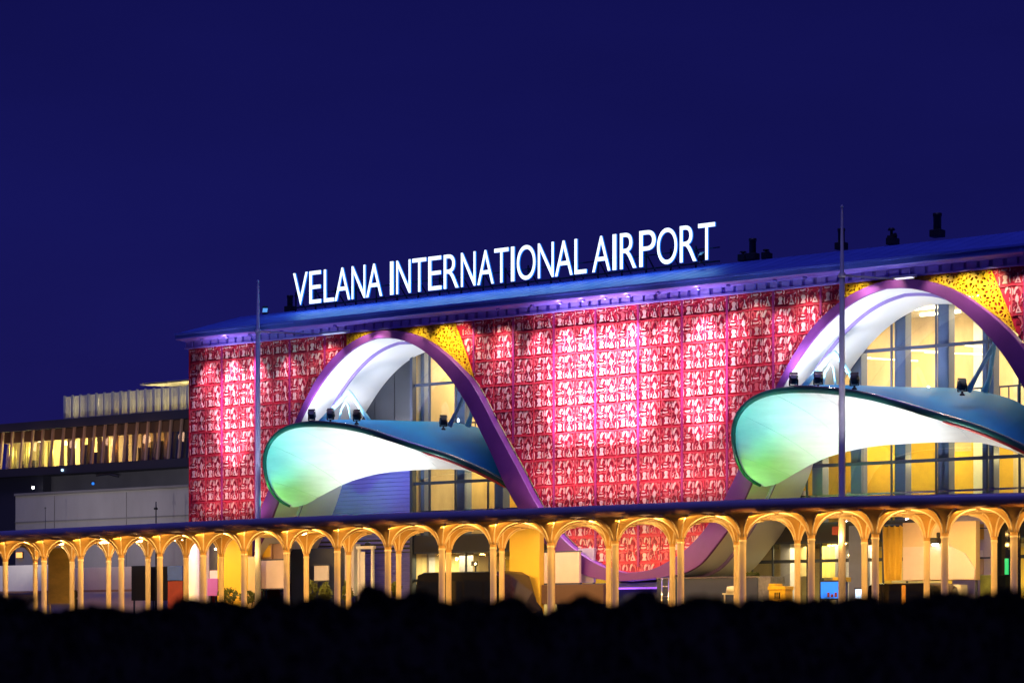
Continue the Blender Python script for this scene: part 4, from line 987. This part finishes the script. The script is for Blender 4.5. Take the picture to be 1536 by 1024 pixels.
for k in range(6): mb.tube([(PX(993,-1.6), -1.6, .35 + k*.35), (PX(1003,-1.6), -1.6, .35 + k*.35)], .02, 6)
part(mb, 'frame', M['chrome'], t)
t = thing('stone_planter', 'rough grey stone planter box beneath the yellow-lit plant', 'planter', (PX(1137,1), 1.0, 0)); mb = MB(); mb.box(PX(1117,.6), PX(1158,.6), .5, 1.5, 0, PZ(1137,864,.6)); part(mb, 'box', M['stone'], t, bevel=.04)
t = thing('yellow_crate', 'yellow plastic crate with dark marks near the stone planter', 'crate', (PX(1165,-2), -2.0, 0)); mb = MB(); xa, xb = PX(1153,-2), PX(1178,-2); zt = PZ(1165,879,-2)
mb.box(xa, xb, -2.0, -1.5, .2, zt); mb.box(xa-.03, xb+.03, -2.03, -1.47, zt-.12, zt+.01); mb.box(xa, xa+.25, -2.01, -1.49, zt+.012, zt+.10); part(mb, 'body', M['crate'], t, bevel=.02)
mb = MB(); 
for i, (u, ww) in enumerate(((.36,.07),(.48,.06),(.6,.09))): mb.box(xa + (xb-xa)*u, xa + (xb-xa)*(u+ww), -2.012, -1.99, zt - .42, zt - .2)
part(mb, 'mark', M['black'], t)
t = thing('trolley', 'small white trolley table in front of the long dark barrier', 'trolley', (PX(1098,-2), -2, 0)); mb = MB(); xa, xb = PX(1088,-2), PX(1107,-2); zt = PZ(1098,889,-2)
mb.box(xa, xb, -2.2, -1.8, zt-.05, zt); mb.bar((xb-.1,-2,.1), (xb-.1,-2,zt+.4), .04)
for x in (xa+.05, xb-.05): mb.box(x-.02, x+.02, -2.15, -2.11, 0, zt-.052)
part(mb, 'frame', M['white'], t); mb = MB(); mb.lathe([(0,.25),(.2,.22),(.24,0),(0,0)], (xa+.3, -2, zt), 12); part(mb, 'basket', M['white'], t)
t = slab_thing('video_screen', 'large glowing blue screen inside the lobby glass', 'screen', 1231, 1266, 872, 897, -1.0, .10, M['screen_blue'], 'display', M['black'])
mb = MB()
for k in range(4): mb.box(PX(1241 + k*5.5,-1), PX(1244.5 + k*5.5,-1), -1.012, -.99, PZ(1250,895,-1), PZ(1250,888 + (k%2)*2.5,-1))
part(mb, 'tile', M['redcloth'], t)
slab_thing('video_screen', 'small white-blue glowing screen right of the large blue screen', 'screen', 1283, 1292, 883, 897, -1.0, .10, M['screen_white'], 'display', M['black'])
slab_thing('yellow_rack', 'yellow topped rack behind the large blue screen', 'rack', 1249, 1268, 865, 872, -.4, .4, M['crate'])
slab_thing('lobby_curtain', 'olive curtained panel in the lobby', 'curtain', 1230, 1262, 812, 866, YG + 1.5, .1, M['curtain'])
slab_thing('lobby_curtain', 'cream curtain strip left in the lobby glass', 'curtain', 1168, 1212, 810, 864, YG + 1.8, .1, M['cream'])
wall('blue_pillar', 'broad blue-grey pillar left of the small glowing screen', 'pillar', 1273, 1292, 788, 1.2, .5, M['bluegrey'])
# canvas hoarding and drape
t = slab_thing('canvas_booth', 'big beige canvas booth front behind the right columns', 'booth', 1354, 1464, 782, 870, -.8, .3, M['tent'], 'upper_canvas')
mb = MB(); xa, xb = PX(1356,-.8), PX(1463,-.8); zc_, z0_ = PZ(1400,819,-.8), PZ(1400,869,-.8)
mb.prism([(xa, z0_), (xb, z0_), (xb, zc_-.75), (xb-.35, zc_-.25), (xb-.9, zc_), (xa, zc_)], -.86, -.80); part(mb, 'front_board', M['pinkpanel'], t)
t = thing('yellow_drape', 'yellow fabric drape hanging left of the beige canvas booth', 'drape', (PX(1338,-.7), -.7, 0)); mb = MB(); n = 24
mb.loft([[(PX(1325 + 29*i/n, -.7), -.7 + .08*math.sin(i*.9 + z), z) for i in range(n+1)] for z in (PZ(1340,870,-.7), PZ(1340,840,-.7), PZ(1340,815,-.7), PZ(1340,788,-.7))]); part(mb, 'fabric', M['yellowwall'], t)
mb = MB(); mb.tube([(PX(1324,-.7), -.7, PZ(1340,788,-.7)), (PX(1355,-.7), -.7, PZ(1340,788,-.7))], .04, 8); mb.tube([(PX(1324,-.7), -.66, 0), (PX(1324,-.7), -.66, PZ(1340,787,-.7))], .04, 8); part(mb, 'rail', M['frame'], t)
t = wall('lilac_wall', 'lilac wall with stacked windows right of the beige canvas booth', 'wall', 1428, 1487, 770, .8, .2, M['lilac'])
for a, b, c, d, m in ((1463,1476,825,835,'screen_white'),(1463,1476,838,861,'cream'),(1432,1442,797,812,'fin'),(1446,1454,782,812,'slab'),(1454,1476,786,809,'ochre')):
    mb = MB(); mb.box(PX(a,.8), PX(b,.8), .74, .797, PZ(a,d,.8), PZ(a,c,.8)); part(mb, 'window', M['white'] if m == 'screen_white' else M[m], t)
mb = MB(); mb.box(PX(1430,.8), PX(1487,.8), .70, .735, PZ(1458,793,.8), PZ(1458,791.5,.8)); mb.box(PX(1463,.8), PX(1487,.8), .70, .735, PZ(1475,837.5,.8), PZ(1475,835,.8)); part(mb, 'rail', M['frame'], t)
t = slab_thing('glass_door', 'dark glass door at the far right behind the last column', 'door', 1487, 1530, 782, 905, .3, .08, M['carglass'], 'leaf', M['frame'])
mb = MB(); mb.box(PX(1507,.2), PX(1512,.2), .2, .26, PZ(1509,861,.2), PZ(1509,837,.2)); part(mb, 'sign_panel', M['screen_green'], t)
slab_thing('planter_box', 'olive planter box right of the beige canvas booth', 'planter', 1470, 1486, 862, 905, -.5, .5, M['leaf_lit'])
slab_thing('orange_post', 'short orange post in front of the black van', 'post', 1352, 1356.5, 877, 912, -4.2, .12, M['orange'], 'shaft', bevel=.03)
slab_thing('white_fridge', 'small white lit box right of the black van', 'box', 1430, 1441, 876, 892, -1.2, .5, M['white'], 'body')

t = thing('wall_picture', 'framed orange picture high on the wall above the blank white board', 'picture', (PX(400,.25), .25, 0)); mb = MB(); mb.box(PX(392,.2), PX(408,.2), .2, .26, PZ(400,838,.2), PZ(400,815,.2)); part(mb, 'frame', M['fin'], t)
mb = MB(); mb.box(PX(394,.2), PX(406,.2), .19, .199, PZ(400,835,.2), PZ(400,818,.2)); part(mb, 'canvas', M['ochre'], t)
t = thing('hanging_lantern', 'dark red lantern box hanging under the walkway lamp at the right', 'lantern', (PX(1259,-2), -2, 4.1)); mb = MB(); mb.box(PX(1250,-2), PX(1262,-2), -2.1, -1.8, PZ(1256,802,-2), PZ(1256,789,-2)); part(mb, 'box', M['redcloth'], t, bevel=.02); mb = MB(); mb.box(PX(1255.5,-2), PX(1256.5,-2), -2, -1.96, PZ(1256,789,-2), 4.14); part(mb, 'hanger', M['black'], t)
t = thing('wall_spotlight', 'black wall spotlight on the front of the beige canvas booth', 'spotlight', (PX(1402,-1), -1, 0)); mb = MB(); mb.box(PX(1396,-1), PX(1409,-1), -1.15, -.86, PZ(1402,815,-1), PZ(1402,806,-1)); mb.box(PX(1404,-1), PX(1408,-1), -1.0, -.87, PZ(1402,806,-1) + .002, PZ(1402,798,-1)); part(mb, 'housing', M['black'], t, bevel=.03); mb = MB(); mb.box(PX(1401,-1), PX(1407,-1), -1.14, -.95, PZ(1402,818,-1), PZ(1402,815,-1) - .003); part(mb, 'lens', M['lamp_white'], t)
t = thing('table_lamp', 'small yellow table lamp lit behind the glass above the minibus', 'lamp', (PX(638,4), 4, 0)); zl_ = PZ(638,850,4)
mb = MB(); mb.lathe([(.06,-.12),(.14,0),(.10,.18),(0,.18)], (PX(638,4), 4, zl_), 12); part(mb, 'shade', M['lamp_soft'], t); mb = MB(); mb.lathe([(.12,0),(.12,.03),(.02,.05),(.02,zl_ - .1)], (PX(638,4), 4, 0), 10); part(mb, 'stand', M['black'], t)
t = thing('monitor', 'dark monitor on a stand behind the glass, right of the minibus roof', 'monitor', (PX(712,3.8), 3.8, 0)); mb = MB(); mb.box(PX(708,3.8), PX(717,3.8), 3.75, 3.8, PZ(712,848,3.8), PZ(712,841,3.8)); part(mb, 'display', M['black'], t); mb = MB(); mb.bar((PX(713,3.8), 3.82, 0), (PX(713,3.8), 3.82, PZ(712,846,3.8)), .05); part(mb, 'stand', M['black'], t)
t = thing('lit_window_box', 'small lit wall window above the low white wall at the far left', 'window', (PX(28,5.8), 5.8, 0)); mb = MB(); mb.box(PX(24,5.9), PX(32,5.9), 5.9, 5.96, PZ(28,836,5.9), PZ(28,828,5.9)); part(mb, 'pane', M['led_orange'], t); mb = MB(); mb.box(PX(23,5.9), PX(33.5,5.9), 5.965, 5.99, PZ(28,837,5.9), PZ(28,827,5.9)); part(mb, 'frame', M['black'], t)
t = thing('bollard_light', 'small black bollard beside the ochre banner', 'bollard', (PX(113,-1.6), -1.6, 0)); zb_ = PZ(113,884,-1.6); mb = MB(); mb.lathe([(.10,0),(.10,zb_*.82),(.05,zb_*.84),(.10,zb_*.88),(.10,zb_*.96),(0,zb_)], (PX(113,-1.6), -1.6, 0), 12); part(mb, 'post', M['black'], t)
def bench(px, Y, label):
    x = PX(px, Y); t = thing('bench', label, 'bench', (x, Y, 0)); mb = MB(); mb.box(x-.7, x+.7, Y-.2, Y+.2, .42, .48); part(mb, 'seat', M['fin'], t); mb = MB(); mb.box(x-.7, x+.7, Y+.2, Y+.24, .55, .85); part(mb, 'backrest', M['fin'], t)
    for sx in (-.6, .6): mb = MB(); mb.box(x+sx-.03, x+sx+.03, Y-.18, Y+.22, 0, .418); part(mb, 'leg', M['black'], t)
bench(150, -2.4, 'timber bench before the pale grey partition on the left'); bench(410, -2.4, 'timber bench before the blank white board')
def make_van(name, label, xa, xb, Y, zt, hw=1.9, nose=True):
    L = xb - xa; t = thing(name, label, 'van', ((xa+xb)/2, Y, 0)); c = (xa+xb)/2
    side = [(0,.45),(.0,.55*zt),(.045,.97*zt),(.10,zt),(.80,zt),(.86,.95*zt),(.93,.60*zt),(.985,.50*zt),(1,.40*zt),(1,.45)]
    mb = MB(); rows = []
    for y, k, tz in ((0,.985,.96),(.12,1,.985),(hw*.5,1,1.0),(hw-.12,1,.985),(hw,.985,.96)):
        rows.append([(xa + L*(.5 + (u-.5)*k), Y + y, (z if z < .5*zt else .5*zt + (z-.5*zt)*tz)) for u, z in side])
    mb.loft(rows, True); mb.add(rows[0], [list(range(len(side)))]); mb.add(rows[-1], [list(range(len(side)))])
    part(mb, 'body', M['carpaint'], t)
    for a, b in ((.06,.26),(.28,.50),(.52,.70)):
        w_ = MB(); w_.prism([(xa+L*a,.60*zt),(xa+L*b,.60*zt),(xa+L*b,.86*zt),(xa+L*a,.88*zt)], Y-.012, Y+.02); part(w_, 'window', M['carglass'], t)
    w_ = MB(); w_.prism([(xa+L*.72,.60*zt),(xa+L*.90,.60*zt),(xa+L*.84,.86*zt),(xa+L*.72,.86*zt)], Y-.012, Y+.02); part(w_, 'window', M['carglass'], t)
    for u in (.18,.82):
        w_ = MB(); x = xa + L*u
        w_.loft([[(x + r*math.cos(a), y, .36 + r*math.sin(a)) for a in (2*math.pi*k/20 for k in range(20))] for r, y in ((.0,Y-.04),(.22,Y-.05),(.24,Y-.02))], True, 0)
        o = part(w_, 'wheel', M['chrome'], t)
        w_ = MB(); w_.loft([[(x + r*math.cos(a), y, .36 + r*math.sin(a)) for a in (2*math.pi*k/20 for k in range(20))] for r, y in ((.24,Y-.02),(.34,Y-.04),(.36,Y),(.36,Y+.2))], True, 0)
        oo = w_.build('tyre', M['tyre'], o); oo.matrix_parent_inverse = Matrix.Identity(4)
    m_ = MB(); m_.box(xa + L*.02, xa + L*.98, Y-.02, Y+.01, .46, .52); part(m_, 'sill_trim', M['chrome'], t)
    m_ = MB(); m_.box(xa + L*.004, xa + L*.03, Y-.015, Y+.05, .46*zt, .66*zt); part(m_, 'tail_light', M['taillight'], t)
    return t
make_van('minibus', 'black minibus parked behind the columns below the first arch', PX(619,-3.2), PX(770,-3.2), -3.2, PZ(690,856,-3.2))
make_van('black_van', 'black van parked in front of the beige canvas booth', PX(1297,-3.2), PX(1412,-3.2), -3.2, PZ(1355,873,-3.2))

# ================================================================== FOREGROUND HEDGE
HT = [(0,903),(20,905),(40,911),(60,914),(85,911),(110,906),(125,901),(140,905),(165,908),(183,926),(190,918),(205,908),(230,905),(240,910),(255,900),(270,891),(290,893),(308,901),(316,892),(330,896),(345,900),(357,903),(367,911),(375,899),(392,889),(405,891),(428,906),(440,905),(452,893),(465,891),(478,886),(490,897),(502,904),(515,905),(530,900),(537,877),(548,871),(560,872),(570,879),(580,890),(605,889),(618,880),(632,879),(650,893),(665,898),(683,899),(700,894),(740,896),(765,888),(785,892),(800,915),(820,917),(838,908),(843,899),(864,894),(875,886),(885,886),(893,896),(916,904),(932,904),(948,893),(963,881),(976,878),(989,891),(1000,899),(1020,903),(1033,894),(1059,886),(1080,891),(1106,897),(1117,904),(1132,899),(1142,893),(1152,886),(1159,896),(1175,896),(1182,883),(1191,895),(1211,896),(1235,897),(1243,886),(1253,898),(1271,897),(1292,894),(1303,888),(1316,888),(1326,894),(1342,899),(1355,905),(1370,897),(1396,894),(1412,886),(1425,887),(1446,880),(1464,888),(1495,891),(1511,889),(1524,881),(1536,874)]
DH = 10.0
def htop(px):
    if 0 <= px <= 1536: y = (lerp_tab(HT, px - 5) + lerp_tab(HT, px) + lerp_tab(HT, px + 5))/3 + 7
    else: y = 893 + 14*noise.noise(Vector((px*.012, 3, 1)))
    return ZC + (954 - y)/F*DH
hedge = thing('hedge', 'long dark unlit hedge across the foreground', 'hedge', PD(768, DH) + Vector((0,0,-1.15)))
fw = Vector((-.6,.8,0)); rt = Vector((.8,.6,0))
core = MB(); rows = []
pp = list(range(-900, 2440, 12))
tops = [htop(p) for p in pp]
for dd, k in ((0,None),(0,.03),(.7,.03),(.7,None)):
    rows.append([PD(p, DH) + fw*dd + Vector((0,0,-1.15 if k is None else tops[i] - k)) for i, p in enumerate(pp)])
core.loft(rows, smooth=False); part(core, 'stem', M['hedge_core'], hedge)  # solid dark core added to block the view through the hedge, no stems
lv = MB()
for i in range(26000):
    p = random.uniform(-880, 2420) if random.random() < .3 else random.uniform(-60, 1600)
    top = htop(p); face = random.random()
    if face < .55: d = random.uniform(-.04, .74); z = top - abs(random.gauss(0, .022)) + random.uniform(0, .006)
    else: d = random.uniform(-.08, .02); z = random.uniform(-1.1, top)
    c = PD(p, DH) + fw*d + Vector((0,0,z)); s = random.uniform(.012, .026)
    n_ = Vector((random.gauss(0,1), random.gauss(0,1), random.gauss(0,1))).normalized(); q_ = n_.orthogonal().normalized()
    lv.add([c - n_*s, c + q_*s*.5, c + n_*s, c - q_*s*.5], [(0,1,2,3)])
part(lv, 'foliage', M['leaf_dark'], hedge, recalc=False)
